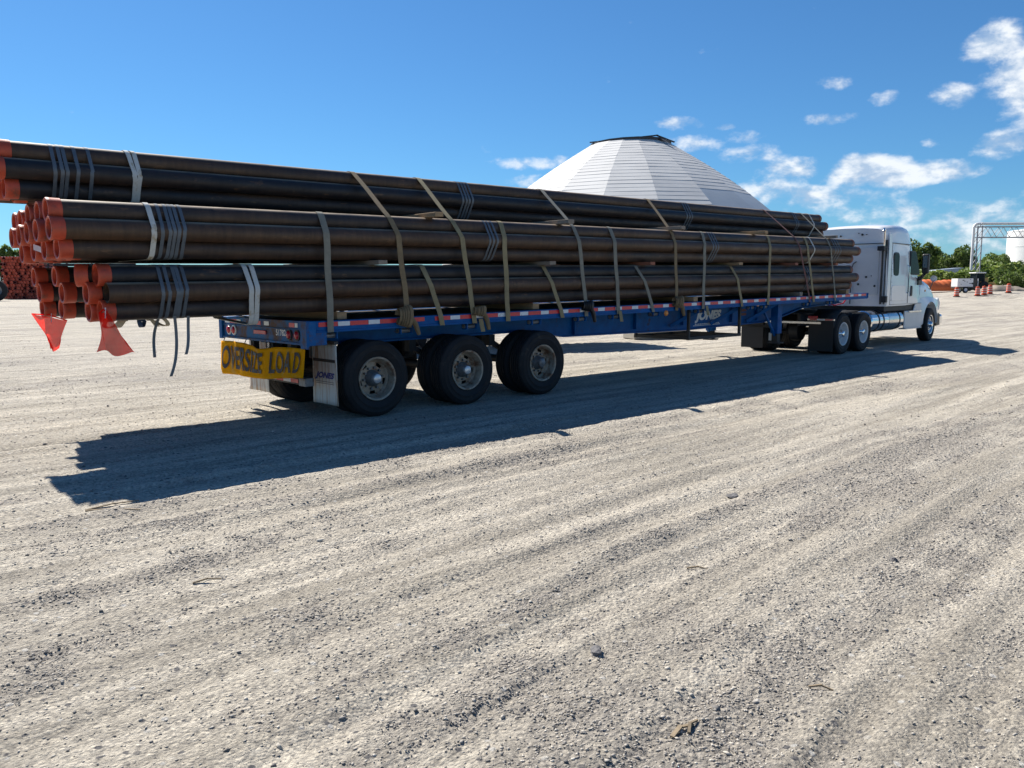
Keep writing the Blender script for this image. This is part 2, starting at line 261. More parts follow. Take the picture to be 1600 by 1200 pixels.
# ------------------------------------------------------------------ mesh helpers
class MB:
    def __init__(s): s.v = []; s.f = []
    def add(s, vs, fs):
        o = len(s.v); s.v += [tuple(p) for p in vs]; s.f += [tuple(i+o for i in f) for f in fs]; return s
    def box(s, a, b):
        x0, y0, z0 = a; x1, y1, z1 = b
        return s.add([(x0,y0,z0),(x1,y0,z0),(x1,y1,z0),(x0,y1,z0),(x0,y0,z1),(x1,y0,z1),(x1,y1,z1),(x0,y1,z1)],
                     [(0,3,2,1),(4,5,6,7),(0,1,5,4),(1,2,6,5),(2,3,7,6),(3,0,4,7)])
    def bar(s, p, q, w, h, up=(0,0,1)):
        p, q = Vector(p), Vector(q); d = (q-p).normalized(); u = Vector(up); r = d.cross(u)
        if r.length < 1e-4: r = d.cross(Vector((0,1,0)))
        r.normalize(); u = r.cross(d).normalized(); r *= w/2; u *= h/2
        return s.add([p-r-u, p+r-u, p+r+u, p-r+u, q-r-u, q+r-u, q+r+u, q-r+u], [(0,1,2,3),(7,6,5,4),(0,4,5,1),(1,5,6,2),(2,6,7,3),(3,7,4,0)])
    def tube(s, pts, r, seg=10, caps=True):
        pts = [Vector(p) for p in pts]; rs = r if isinstance(r, (list, tuple)) else [r]*len(pts); n = len(pts); vs = []
        prev = None
        for i, p in enumerate(pts):
            d = (pts[min(i+1, n-1)] - pts[max(i-1, 0)]).normalized()
            a = prev - d*prev.dot(d) if prev is not None else d.orthogonal()
            if a.length < 1e-5: a = d.orthogonal()
            a.normalize(); prev = a; b = d.cross(a)
            vs += [p + (a*math.cos(2*pi*k/seg) + b*math.sin(2*pi*k/seg))*rs[i] for k in range(seg)]
        fs = [(i*seg+k, i*seg+(k+1) % seg, (i+1)*seg+(k+1) % seg, (i+1)*seg+k) for i in range(n-1) for k in range(seg)]
        if caps: fs += [tuple(range(seg-1, -1, -1)), tuple((n-1)*seg+k for k in range(seg))]
        return s.add(vs, fs)
    def lathe(s, prof, seg=32, axis='Y', origin=(0,0,0), skip=None, close=False):
        vs = []; fs = []; n = len(prof)
        for a, r in prof:
            for k in range(seg):
                c, d = r*math.cos(2*pi*k/seg), r*math.sin(2*pi*k/seg)
                p = (a, c, d) if axis == 'X' else ((c, a, d) if axis == 'Y' else (c, d, a))
                vs.append((p[0]+origin[0], p[1]+origin[1], p[2]+origin[2]))
        rng_ = range(n) if close else range(n-1)
        for i in rng_:
            j = (i+1) % n
            for k in range(seg):
                if skip and skip(i, k): continue
                fs.append((i*seg+k, i*seg+(k+1) % seg, j*seg+(k+1) % seg, j*seg+k))
        return s.add(vs, fs)
    def prism(s, poly, axis, a, b):
        n = len(poly)
        def P(q, t): return {'X': (t, q[0], q[1]), 'Y': (q[0], t, q[1]), 'Z': (q[0], q[1], t)}[axis]
        return s.add([P(q, a) for q in poly] + [P(q, b) for q in poly], [tuple(range(n-1, -1, -1)), tuple(range(n, 2*n))] + [(i, (i+1) % n, (i+1) % n+n, i+n) for i in range(n)])
    def grid(s, fn, nu, nv):
        vs = [fn(i/nu, j/nv) for j in range(nv+1) for i in range(nu+1)]
        return s.add(vs, [(j*(nu+1)+i, j*(nu+1)+i+1, (j+1)*(nu+1)+i+1, (j+1)*(nu+1)+i) for j in range(nv) for i in range(nu)])
    def mesh(s, name, mat, smooth=None, fix=True):
        me = bpy.data.meshes.new(name); me.from_pydata(s.v, [], s.f); me.validate(); me.materials.append(MAT[mat])
        if fix:
            bm = bmesh.new(); bm.from_mesh(me); bmesh.ops.recalc_face_normals(bm, faces=bm.faces); bm.to_mesh(me); bm.free()
        if smooth is not None:
            me.polygons.foreach_set('use_smooth', [True]*len(me.polygons)); me.set_sharp_from_angle(angle=math.radians(smooth))
        return me
    def build(s, name, mat, parent=None, smooth=None, loc=None, bevel=0, shear=None, fix=True, seg=2):
        if shear: s.v = [shear(p) for p in s.v]
        o = bpy.data.objects.new(name, s.mesh(name, mat, smooth, fix)); COL.objects.link(o)
        if parent: o.parent = parent
        if loc: o.location = loc
        if bevel:
            md = o.modifiers.new('bevel', 'BEVEL'); md.width = bevel; md.segments = seg; md.limit_method = 'ANGLE'; md.angle_limit = math.radians(40)
        return o
def tag(o, label=None, cat=None, group=None, kind=None):
    if label: o['label'] = label
    if cat: o['category'] = cat
    if group: o['group'] = group
    if kind: o['kind'] = kind
    return o
def thing(name, label, cat, loc=(0,0,0), rotz=0, group=None):
    o = bpy.data.objects.new(name, None); COL.objects.link(o); o.empty_display_size = .2; o.location = loc; o.rotation_euler = (0, 0, rotz); return tag(o, label, cat, group)
def inst(name, me, parent=None, loc=(0,0,0), rot=(0,0,0), scale=(1,1,1)):
    o = bpy.data.objects.new(name, me); COL.objects.link(o); o.parent = parent; o.location = loc; o.rotation_euler = rot; o.scale = scale; return o
def copy_tree(o, parent=None):
    c = o.copy(); COL.objects.link(c); c.parent = parent
    for ch in list(o.children): copy_tree(ch, c)
    return c
def solidify(o, t):
    md = o.modifiers.new('thick', 'SOLIDIFY'); md.thickness = t; md.offset = 0; return o
def text_mb(body, fn, cuts=1, shear=0.0, bold=.018):
    """letters as flat geometry; fn maps (x 0..1, y 0..1) to 3-D"""
    c = bpy.data.curves.new('lettering', 'FONT'); c.body = body; c.resolution_u = 4; c.offset = bold
    o = bpy.data.objects.new('lettering_tmp', c); COL.objects.link(o); bpy.context.view_layer.update()
    me = bpy.data.meshes.new_from_object(o.evaluated_get(bpy.context.evaluated_depsgraph_get()))
    bpy.data.objects.remove(o)
    bm = bmesh.new(); bm.from_mesh(me); bmesh.ops.triangulate(bm, faces=bm.faces)
    if cuts: bmesh.ops.subdivide_edges(bm, edges=bm.edges, cuts=cuts, use_grid_fill=True)
    xs = [v.co.x for v in bm.verts]; ys = [v.co.y for v in bm.verts]; x0, x1, y0, y1 = min(xs), max(xs), min(ys), max(ys)
    bm.verts.index_update(); mb = MB()
    mb.add([fn((v.co.x-x0)/(x1-x0) + shear*((v.co.y-y0)/(y1-y0)-.5), (v.co.y-y0)/(y1-y0)) for v in bm.verts], [tuple(v.index for v in f.verts) for f in bm.faces])
    bm.free(); bpy.data.meshes.remove(me); return mb
ORD = ['first','second','third','fourth','fifth','sixth','seventh','eighth','ninth','tenth','eleventh','twelfth']

# ------------------------------------------------------------------ trailer frame of reference: u forward, v to its left, z up
X0, Y0, HD, G = -2.5246, 10.0205, .8182, .0137
TH = pi/2 - HD; Fx, Fy = math.sin(HD), math.cos(HD); Lx, Ly = -math.cos(HD), math.sin(HD)
def TL(u, v, z): return (X0 + Fx*u + Lx*v, Y0 + Fy*u + Ly*v, z)
SH = lambda p: (p[0], p[1], p[2] + G*p[0])

# ------------------------------------------------------------------ ground
_P = RNG.random((256, 256))
def vnoise(x, y, seed=0):
    x = np.asarray(x, float) + seed*17.3; y = np.asarray(y, float) + seed*31.7
    xi = np.floor(x).astype(int); yi = np.floor(y).astype(int); fx = x-xi; fy = y-yi; fx = fx*fx*fx*(fx*(fx*6-15)+10); fy = fy*fy*fy*(fy*(fy*6-15)+10)
    a = _P[xi & 255, yi & 255]; b = _P[(xi+1) & 255, yi & 255]; c = _P[xi & 255, (yi+1) & 255]; d = _P[(xi+1) & 255, (yi+1) & 255]
    return (a + (b-a)*fx)*(1-fy) + (c + (d-c)*fx)*fy - .5
def fbm(x, y, o=4, seed=0):
    r = 0; a = 1.
    for i in range(o): r = r + a*vnoise(x*2**i, y*2**i, seed+i); a *= .55
    return r
def sstep(a, b, x): t = np.clip((x-a)/(b-a), 0, 1); return t*t*(3-2*t)
def track_coords(X, Y):
    s = Fx*(X-X0) + Fy*(Y-Y0); t = Lx*(X-X0) + Ly*(Y-Y0)
    return s, t + .9*fbm(s*.05, t*.06, 2, 3) + .002*np.clip(-t, 0, 8)**2*np.clip(-s, -4, 8)
def loose_mask(X, Y):
    s, t = track_coords(X, Y); k = fbm(t*.7, s*.08, 4, 21)*1.1 + fbm(X*.6, Y*.6, 3, 41)*.5 + fbm(t*3.4, s*.35, 3, 51)*.9 + fbm(X*3, Y*3, 3, 61)*.6
    return sstep(.0, .85, k)
def far_rise(X, Y): return .5*sstep(91, 99, Y)*sstep(38, 48, X) + .35*sstep(50, 62, X)*sstep(88, 97, Y)
def gheight(X, Y):
    X = np.asarray(X, float); Y = np.asarray(Y, float); s, t = track_coords(X, Y)
    near = 1/(1 + (np.hypot(X, Y)/45)**2)
    h = .030*fbm(t*.9, s*.07, 3, 5) + .046*fbm(t*4.4, s*.12, 3, 7) + .020*fbm(t*8.5, s*.5, 2, 9) + .010*fbm(X*4, Y*4, 3, 13) + .009*fbm(X*13, Y*13, 2, 17)
    lm = loose_mask(X, Y); h = h + .010*lm*fbm(X*16, Y*16, 2, 15)
    # settled flat where the truck stands
    tt = Lx*(X-X0) + Ly*(Y-Y0); ss = Fx*(X-X0) + Fy*(Y-Y0)
    flat = sstep(-.9, -.2, tt)*sstep(3.6, 2.7, tt)*sstep(-1.5, 0, ss)
    h = h*(1 - .85*flat)*near - .004
    return h + far_rise(X, Y)
def build_ground():
    nx, ny = 860, 680; k = 7.0
    i = np.linspace(-1, 1, nx); Xs = 900/np.sinh(k)*np.sinh(k*i)
    j = np.linspace(-.55, 1, ny); Ys = 4.0 + 1500/np.sinh(k)*np.sinh(k*j)
    XX, YY = np.meshgrid(Xs, Ys); ZZ = gheight(XX, YY); n = nx*ny
    co = np.stack([XX, YY, ZZ], -1).reshape(-1, 3).astype(np.float32)
    a = np.arange(n).reshape(ny, nx); q = np.stack([a[:-1,:-1], a[:-1,1:], a[1:,1:], a[1:,:-1]], -1).reshape(-1, 4).astype(np.int32)
    me = bpy.data.meshes.new('ground'); me.vertices.add(n); me.vertices.foreach_set('co', co.ravel())
    me.loops.add(q.size); me.loops.foreach_set('vertex_index', q.ravel()); me.polygons.add(len(q)); me.polygons.foreach_set('loop_start', np.arange(0, q.size, 4, dtype=np.int32))
    me.update(calc_edges=True); at = me.attributes.new('loose', 'FLOAT', 'POINT'); at.data.foreach_set('value', loose_mask(XX, YY).ravel().astype(np.float32))
    me.polygons.foreach_set('use_smooth', np.ones(len(q), bool)); me.materials.append(MAT['ground'])
    o = bpy.data.objects.new('ground', me); COL.objects.link(o); tag(o, 'pale tan packed gravel yard with tyre tracks', kind='structure')
build_ground()
def scatter_pebbles():
    vo = np.array([(1,0,0),(-1,0,0),(0,1,0),(0,-1,0),(0,0,1),(0,0,-1)], float); fo = np.array([(0,2,4),(2,1,4),(1,3,4),(3,0,4),(2,0,5),(1,2,5),(3,1,5),(0,3,5)])
    C = []; S = []
    for cnt, d0, d1, s0, s1 in ((85000, 2.2, 6.5, .0028, .008), (8000, 2.2, 9, .006, .013), (34000, 6, 16, .006, .012), (9000, 10, 34, .011, .020), (160, 2.4, 20, .012, .021)):
        d = np.sqrt(RNG.uniform(d0**2, d1**2, cnt*2)); a = RNG.uniform(-.85, .85, cnt*2); X = d*np.sin(a); Y = d*np.cos(a)
        keep = RNG.random(cnt*2) < (.10 + .9*loose_mask(X, Y)**1.3); X, Y = X[keep][:cnt], Y[keep][:cnt]
        C.append(np.stack([X, Y, gheight(X, Y)], -1)); S.append(s0 + (s1-s0)*RNG.random(len(X))**2.2)
    C = np.concatenate(C); S = np.concatenate(S); n = len(C)
    v = vo[None]*(1 + RNG.uniform(-.35, .35, (n, 6, 1))) + RNG.uniform(-.28, .28, (n, 6, 3)); v *= np.stack([RNG.uniform(.8, 1.5, n), RNG.uniform(.7, 1.1, n), RNG.uniform(.45, .8, n)], -1)[:, None]
    a = RNG.uniform(0, 2*pi, n); c, s = np.cos(a)[:, None], np.sin(a)[:, None]; x = v[..., 0]*c - v[..., 1]*s; y = v[..., 0]*s + v[..., 1]*c
    v = np.stack([x, y, v[..., 2]], -1)*S[:, None, None]; v += C[:, None]; v[..., 2] += (S*.25)[:, None]
    f = (fo[None] + (np.arange(n)*6)[:, None, None]).reshape(-1, 3).astype(np.int32)
    me = bpy.data.meshes.new('gravel'); me.vertices.add(n*6); me.vertices.foreach_set('co', v.reshape(-1).astype(np.float32)); me.loops.add(f.size); me.loops.foreach_set('vertex_index', f.ravel())
    me.polygons.add(len(f)); me.polygons.foreach_set('loop_start', np.arange(0, f.size, 3, dtype=np.int32)); me.update(calc_edges=True); me.materials.append(MAT['pebble'])
    o = bpy.data.objects.new('gravel', me); COL.objects.link(o); tag(o, 'loose grey and tan gravel stones lying on the yard', 'gravel', kind='stuff')
scatter_pebbles()

# ------------------------------------------------------------------ wheels (axis along local Y, outer face towards -Y)
def tyre_mesh(R=.515, W=.275, rim=.292, seg=64):
    h = W/2; pr = [(-h+.02, rim), (-h-.006, rim+.035), (-h-.014, rim+.085), (-h-.018, rim+.09), (-h-.018, rim+.10), (-h-.013, rim+.105), (-h-.008, R-.07), (-h-.011, R-.062), (-h, R-.05), (-h+.012, R-.018), (-h+.03, R-.003)]
    for g0 in (-.075, -.025, .025, .075): pr += [(g0-.008, R), (g0-.006, R-.013), (g0+.006, R-.013), (g0+.008, R)]
    pr += [(-a, r) for a, r in reversed(pr[:10])]
    return MB().lathe(pr, seg).mesh('tyre', 'rubber', 35)
def rim_mesh(mat, disc, R=.292, seg=60, holes=5):
    """disc: depth of the wheel disc behind the outer flange"""
    pr = [(-.13, R+.006), (-.142, R), (-.135, R-.022), (-.10, R-.034), (-.02, R-.05), (-.137+disc*.8, R-.055), (-.137+disc, R-.075), (-.137+disc-.006, R-.118), (-.137+disc-.012, .115), (-.137+disc-.012, .05)]
    hs = seg//holes
    sk = lambda i, k: i == 6 and (k % hs) < 4
    mb = MB().lathe(pr, seg, skip=sk)
    mb.lathe([(.13, R+.006), (.10, R-.03), (-.137+disc+.03, R-.05)], seg)
    return mb.mesh('rim', mat, 35)
def hub_mesh(mat, base, tip, nuts=10, rn=.143):
    pr = [(base, .118), (base-.03, .112), (base-.05, .095), (tip+.03, .082), (tip+.012, .076), (tip, .06), (tip-.006, .0)]
    mb = MB().lathe(pr, 28)
    for k in range(nuts):
        a = 2*pi*k/nuts; mb.tube([(rn*math.cos(a), base+.01, rn*math.sin(a)), (rn*math.cos(a), base-.038, rn*math.sin(a))], .017, 6)
    return mb.mesh('hub', mat, 40)
TYRE = tyre_mesh(); RIM_T = rim_mesh('rim_rusty', .15); HUB_T = hub_mesh('hub_grey', 0.0, -.125)
CAP_T = MB().lathe([(-.105, .062), (-.135, .06), (-.142, .05), (-.144, 0)], 24).mesh('hub_cap', 'hub_cap', 40)
RIM_D = rim_mesh('rim_white', .15); HUB_D = hub_mesh('chrome', 0.0, -.15)
RIM_S = rim_mesh('brushed_alu', .05, holes=10); HUB_S = hub_mesh('chrome', -.088, -.19)
RIM_IN = MB().lathe([(-.13, .298), (-.10, .262), (.0, .25), (.02, .12), (.02, .0)], 40).mesh('rim', 'chassis_black', 35)
def wheel(parent, loc, rim, hub, cap=None, flip=False, spin=0., yaw=0.):
    w = bpy.data.objects.new('wheel', None); COL.objects.link(w); w.parent = parent; w.location = loc; w.rotation_euler = (0, spin, (pi if flip else 0)+yaw); w.empty_display_size = .1
    inst('tyre', TYRE, w); inst('rim', rim, w)
    if hub: inst('hub', hub, w)
    if cap: inst('hub_cap', cap, w)
    return w

# ------------------------------------------------------------------ flatbed trailer
def build_trailer():
    L_, W, HDK = 16.15, 2.59, 1.3084
    t = thing('flatbed_trailer', 'long blue triple-axle flatbed trailer loaded with brown steel pipes', 'trailer', TL(0, 0, 0), TH)
    b = lambda mb, n, m, **k: mb.build(n, m, t, shear=SH, **k)
    b(MB().box((.05, .12, HDK-.05), (L_-.05, W-.12, HDK-.012)), 'deck', 'deck_board')
    for v0, v1 in ((0, .1), (W-.1, W)):
        s = 1 if v0 == 0 else -1; e = v0 if s > 0 else v1
        mb = MB().box((.10, v0+.012 if s > 0 else v0, HDK-.13), (L_, v1 if s > 0 else v1-.012, HDK-.004)); b(mb, 'side_rail', 'blue_paint', bevel=.008)
        # lower lip and rub rail standing off the side
        mb = MB().box((.10, e-.001 if s > 0 else e-.02, HDK-.150), (L_, e+.02 if s > 0 else e+.001, HDK-.126)); b(mb, 'rub_rail', 'blue_paint')
    # reflective tape, one piece after the other
    mr = MB().box((0, -.004, -.028), (.275, 0, .028)).mesh('reflective_tape', 'tape_red'); mw = MB().box((0, -.004, -.028), (.175, 0, .028)).mesh('reflective_tape', 'tape_white')
    u = .14; k = 0
    while u < L_ - .2:
        w = .28 if k % 2 == 0 else .18
        if k not in (7,): inst('reflective_tape', mr if k % 2 == 0 else mw, t, (u, .008, HDK-.048 + G*u), (0, -G, 0))
        u += w; k += 1
    # cross members and main beams
    cm = MB().box((-.03, .105, -.10), (.03, W-.105, 0)).mesh('cross_member', 'blue_paint')
    for i in range(32):
        u = .55 + i*.49; inst('cross_member', cm, t, (u, 0, HDK-.055 + G*u))
    for v in (.72, W-.72):
        poly = [(.3, 1.22), (L_-.1, 1.22), (L_-.1, 1.05), (13.9, .98), (12.9, .80), (12.1, .72), (9.2, .70), (5.3, .78), (4.6, .92), (.3, .95)]
        b(MB().prism(poly, 'Y', v-.008, v+.008), 'beam_web', 'blue_paint')
        mb = MB(); low = poly[3:][::-1]; low = sorted(low)
        for (a, za), (c, zc) in zip(low[:-1], low[1:]): mb.bar((a, v, za), (c, v, zc), .16, .022)
        mb.bar((L_-.1, v, 1.05), (13.9, v, .98), .16, .022); b(mb, 'beam_flange', 'blue_paint')
    for u in (5.6, 7.35, 8.9, 10.75, 11.8):      # stiffeners on the near web
        b(MB().box((u-.012, .64, .80 if u < 9 else .78), (u+.012, .712, 1.20)), 'stiffener', 'blue_paint')
    # rear sill with tape, lamps, number
    b(MB().box((0.0, 0, 1.005), (.10, W, HDK)), 'rear_sill', 'blue_rusty', bevel=.006)
    b(MB().box((-.035, 0, 0.96), (.0, .16, HDK+.004)).box((-.035, .001, 1.0), (.25, .012, HDK-.15)), 'corner_post', 'blue_rusty', bevel=.004)
    b(MB().box((-.035, W-.10, 0.99), (.0, W, HDK+.004)), 'corner_post', 'blue_paint', bevel=.004)
    b(MB().box((-.018, .17, HDK-.115), (-.002, W-.11, HDK-.105)).box((-.025, .17, 1.005), (-.002, W-.11, 1.03)), 'sill_edge', 'blue_rusty')
    for v0, v1, m in ((2.28,2.44,'tape_white'),(2.06,2.27,'tape_red'),(1.92,2.05,'tape_white'),(1.30,1.58,'tape_red'),(1.06,1.20,'tape_white'),(.36,.50,'tape_red'),(.28,.35,'tape_white')):
        b(MB().box((-.006, v0, HDK-.085), (-.001, v1, HDK-.03)), 'reflective_tape', m)
    lens = [(0, .052), (-.012, .05), (-.026, .034), (-.03, 0)]
    for v, ring in ((2.30, True), (2.14, True), (.50, False), (.29, False)):
        lm = b(MB().lathe(lens, 24, 'X', (-.012, v, 1.125)), 'tail_lamp', 'lamp_red', smooth=40)
        r = MB().lathe([(0, .075), (-.014, .072), (-.016, .056), (-.004, .052)], 24, 'X', (-.003, v, 1.125)); r.v = [SH(p) for p in r.v]; r.build('lamp_ring', 'rim_white' if ring else 'chassis_black', lm, smooth=40)
    b(MB().box((-.02, 1.14, 1.10), (-.001, 1.50, 1.155)), 'marker_lamp_bar', 'lamp_red', bevel=.006)
    b(MB().box((-.004, .58, 1.10), (-.0015, .84, 1.185)), 'number_plate_patch', 'blue_rusty')
    b(text_mb('51782', lambda x, y: (-.008, .86-.27*x, 1.10+.085*y), 0, 0, .03), 'fleet_number', 'letter_white', fix=False)
    # underride guard
    b(MB().box((.10, .48, .46), (.20, W-.25, .56)), 'underride_bar', 'chassis_black', bevel=.01)
    b(MB().box((.09, .30, .45), (.22, .48, .56)), 'bumper_end', 'hub_grey', bevel=.01)
    for v in (.75, W-.75): b(MB().box((.12, v-.05, .56), (.2, v+.05, 1.0)), 'guard_post', 'chassis_black')
    for i in range(9):
        v = .50 + i*.20; b(MB().box((.094, v, .485), (.099, v+.2, .535)), 'reflective_tape', 'tape_red' if i % 2 == 0 else 'tape_white')
    # mud flaps
    for v0, near in ((.015, True), (W-.66, False)):
        def fl(a, c, v0=v0): return (.385 + .03*math.sin(a*3.0+.5)*(1-c)*.6, v0 + .60*a, .20 + (.80)*c)
        f = solidify(MB().grid(fl, 12, 12).build('mud_flap', 'flap_white', t, smooth=60), .008)
        if near:
            text_mb('JONES', lambda x, y: tuple(Vector(fl(.87-.74*x, .40+.13*y)) - Vector((.007, 0, 0))), 1, .12, .06).build('flap_lettering', 'letter_blue', f, fix=False)
            for zz in (.365, .335): MB().grid(lambda a, c: tuple(Vector(fl(.13+.74*a, zz+.012*c)) - Vector((.0065, 0, 0))), 10, 1).build('lettering_line', 'hub_grey', f, fix=False)
            MB().grid(lambda a, c: tuple(Vector(fl(.04+.92*a, .70+.05*c)) - Vector((.012, 0, 0))), 8, 1).build('flap_bar', 'chassis_black', f)
        MB().box((.36, v0+.0, 1.0), (.42, v0+.60, 1.04)).build('flap_hanger', 'chassis_black', t)
    # axles, suspension
    for n, u in enumerate((1.0187, 2.6, 4.1794)):
        MB().tube([(u, .25, .515), (u, W-.25, .515)], .065, 14).build('axle', 'chassis_black', t, smooth=40)
        for v in (.72, W-.72):
            MB().bar((u-.55, v, .86), (u-.02, v, .57), .09, .07).tube([(u+.22, v, .62), (u+.22, v, .95)], .13, 14).box((u-.60, v-.06, .78), (u-.48, v+.06, .96)).bar((u-.1, v, .55), (u+.3, v, .6), .09, .05).build('suspension', 'chassis_black', t)
        for v in (.38, W-.38):
            MB().tube([(u, v-.09, .515), (u, v+.09, .515)], .215, 24).build('brake_drum', 'chassis_black', t, smooth=40)
        for v, fl_ in ((.03+.1375, False), (W-.03-.1375, True)):
            wheel(t, (u, v, .508), RIM_T, HUB_T, CAP_T if n != 2 else None, fl_, spin=.5+n*1.1)
            wheel(t, (u, v+(.335 if not fl_ else -.335), .508), RIM_IN, None, None, fl_)
    # landing gear
    for v in (.42, W-.42):
        MB().box((12.16, v-.09, .62), (12.36, v+.09, 1.38)).build('landing_leg', 'blue_paint', t, bevel=.012)
        MB().box((12.19, v-.07, .42), (12.33, v+.07, .62)).build('landing_inner_leg', 'chassis_black', t)
        MB().box((12.12, v-.13, .395), (12.40, v+.13, .425)).build('landing_foot', 'chassis_black', t)
        MB().bar((11.55, v, 1.30), (12.22, v, .56), .045, .045).build('landing_brace', 'blue_paint', t)
    MB().bar((12.26, .45, .78), (12.26, W-.45, .78), .06, .06).build('landing_cross_brace', 'chassis_black', t)
    MB().box((12.40, .50, .44), (12.42, .68, .62)).build('white_placard', 'tape_white', t)
    # dunnage rack hung under the beams
    mb = MB()
    for u, v in ((8.43, .2), (10.3, .2), (8.43, 1.5), (10.3, 1.5)): mb.bar((u, v, .58), (u, v, 1.2), .05, .05)
    b(mb, 'rack_hangers', 'chassis_black')
    for v in (.2, 1.5): MB().bar((8.40, v, .69), (10.33, v, .69), .06, .06).build('rack_rail', 'chassis_black', t)
    for u in (8.43, 9.0, 9.7, 10.3): MB().bar((u, .2, .69), (u, 1.5, .69), .05, .05).build('rack_rail', 'chassis_black', t)
    for u in (8.45, 9.9, 11.35): MB().bar((u, .66, .92), (u+.62, .14, 1.24+G*u), .05, .07).build('outrigger_brace', 'blue_paint', t)
    # winches under the rail, with their handles' sockets
    for u in (.32, 1.5, 2.68, 4.02, 5.1, 6.0, 7.15, 8.6, 10.55, 11.1, 13.0, 14.2):
        w = b(MB().box((u-.10, .02, HDK-.235), (u-.085, .15, HDK-.14)).box((u+.085, .02, HDK-.235), (u+.10, .15, HDK-.14)), 'strap_winch', 'blue_paint')
        r = MB().tube([(u-.12, .085, HDK-.195), (u+.12, .085, HDK-.195)], .032, 12); r.v = [SH(p) for p in r.v]; r.build('winch_drum', 'hub_grey', w)
    b(MB().lathe([(0, .055), (-.02, .05), (-.035, .03), (-.037, 0)], 18, 'Y', (7.4, .0, HDK-.185)), 'side_marker_lamp', 'lamp_amber', smooth=40)
    b(MB().box((10.66, .0, HDK-.165), (10.74, .012, HDK-.135)), 'side_marker_lamp', 'lamp_amber')
    # lettering on the near web
    b(text_mb('JONES', lambda x, y: (9.43+.93*x, .708, .815+.255*y), 0, .10, .06), 'beam_lettering', 'letter_white', fix=False)
    b(MB().box((9.34, .706, .755), (10.34, .709, .768)), 'lettering_line', 'letter_white')
    mb = MB(); u = 9.40
    while u < 10.3: w = random.choice((.03, .045, .055)); mb.box((u, .706, .78), (u+w, .709, .80)); u += w + .018
    b(mb, 'lettering_line', 'letter_white')
    b(MB().box((11.22, .706, .90), (11.42, .709, .96)).box((11.22, .706, .99), (11.42, .709, 1.05)), 'warning_sticker', 'strap_red')
    MB().box((13.9, .5, 1.15), (16.0, W-.5, 1.22)).tube([(14.9, W/2, 1.15), (14.9, W/2, 1.05)], .05).build('kingpin_plate', 'chassis_black', t, shear=SH)
    b(MB().box((L_, 0, HDK-.13), (L_+.05, W, HDK-.004)), 'front_sill', 'blue_paint', bevel=.006)
    return t
build_trailer()

# ------------------------------------------------------------------ pipes
PR = .1095; PD = 2*PR; ROWZ = PD*.866
PLEN = 17.9
def pipe_mesh():
    mb = MB(); n = 9
    pr = [(0, PR-.009), (0, PR)] + [(PLEN*i/n, PR) for i in range(1, n)] + [(PLEN, PR), (PLEN, PR-.009), (PLEN*.5, PR-.009)]
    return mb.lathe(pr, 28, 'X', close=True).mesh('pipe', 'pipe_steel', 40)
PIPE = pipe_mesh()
CAPM = MB().lathe([(.112, PR+.001), (.112, PR+.008), (.03, PR+.010), (.012, PR+.012), (-.012, PR+.012), (-.02, PR+.006), (-.02, PR-.006), (-.012, PR-.016), (.045, PR-.02), (.052, .0)], 28, 'X').mesh('end_cap', 'orange_cap', 40)
CAPF = MB().lathe([(-.10, PR+.001), (-.10, PR+.006), (.012, PR+.006), (.03, PR-.02), (.034, 0)], 28, 'X').mesh('end_cap', 'front_cap', 40)
BASE = {'lower': 1.4114, 'middle': 2.0698, 'upper': 2.728}
REAR = {'lower': -2.18, 'middle': -2.55, 'upper': -2.88}
SPEC = {('lower',0): {0:-2.34,1:-2.42,5:-2.41,8:-2.47}, ('lower',1): {0:-2.30,1:-2.42,5:-2.43,9:-2.45}, ('lower',2): {0:-2.32,1:-2.37,5:-2.36,8:-2.41},
        ('middle',0): {0:-2.77,2:-2.75,4:-2.73,7:-2.62}, ('middle',1): {0:-2.78,2:-2.79,4:-2.78,7:-2.72,10:-2.65}, ('middle',2): {0:-2.69,2:-2.70,4:-2.71,7:-2.63},
        ('upper',0): {0:-3.01,2:-3.06}, ('upper',1): {0:-3.09,3:-3.08}, ('upper',2): {0:-2.96,1:-3.0,3:-3.05}}
BUNDLES = {}      # (tier, bundle) -> list of (v, z)
def build_pipes():
    rows = ('top', 'middle', 'bottom')
    for tier in ('lower', 'middle', 'upper'):
        for r in range(3):
            z = BASE[tier] + PR + ROWZ*(2-r); nper = (4 if tier == 'upper' else 5) + (r == 1); nb = 1 if tier == 'upper' else 2; off = .80 if tier == 'upper' else -.02
            for k in range(nper*nb):
                bnd = k//nper; v = off + (PD if r != 1 else PR) + PD*(k % nper) + 1.316*bnd
                BUNDLES.setdefault((tier, bnd), []).append((v, z))
                sp = SPEC[(tier, r)]; u0 = sp.get(k, REAR[tier] + random.uniform(-.06, .18)) + random.uniform(-.006, .006)
                cap = not (tier == 'lower' and r == 1 and k == 0)
                lab = '%s steel pipe, %s from the near side, %s row of the %s tier' % ('orange-capped brown' if cap else 'open-ended brown', ORD[k], rows[r], tier)
                t = thing('steel_pipe', lab, 'pipe', TL(u0, v, z + G*u0), 0, 'steel pipes in the %s tier of the load' % tier); t.rotation_euler = (0, -G, TH)
                ln = 15.38 + (r == 1)*.16 - (tier == 'upper')*.06 - u0 + random.uniform(-.07, .07)
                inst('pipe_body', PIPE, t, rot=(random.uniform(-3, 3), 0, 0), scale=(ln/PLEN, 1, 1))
                if cap:
                    loose = tier == 'lower' and r == 0 and k == 1
                    inst('end_cap', CAPM, t, rot=(random.uniform(0, 6), 0 if not loose else .0, 0 if not loose else -.42), loc=(0, 0, 0) if not loose else (-.05, .0, 0))
                inst('front_end_cap', CAPF, t, (ln, 0, 0))
build_pipes()
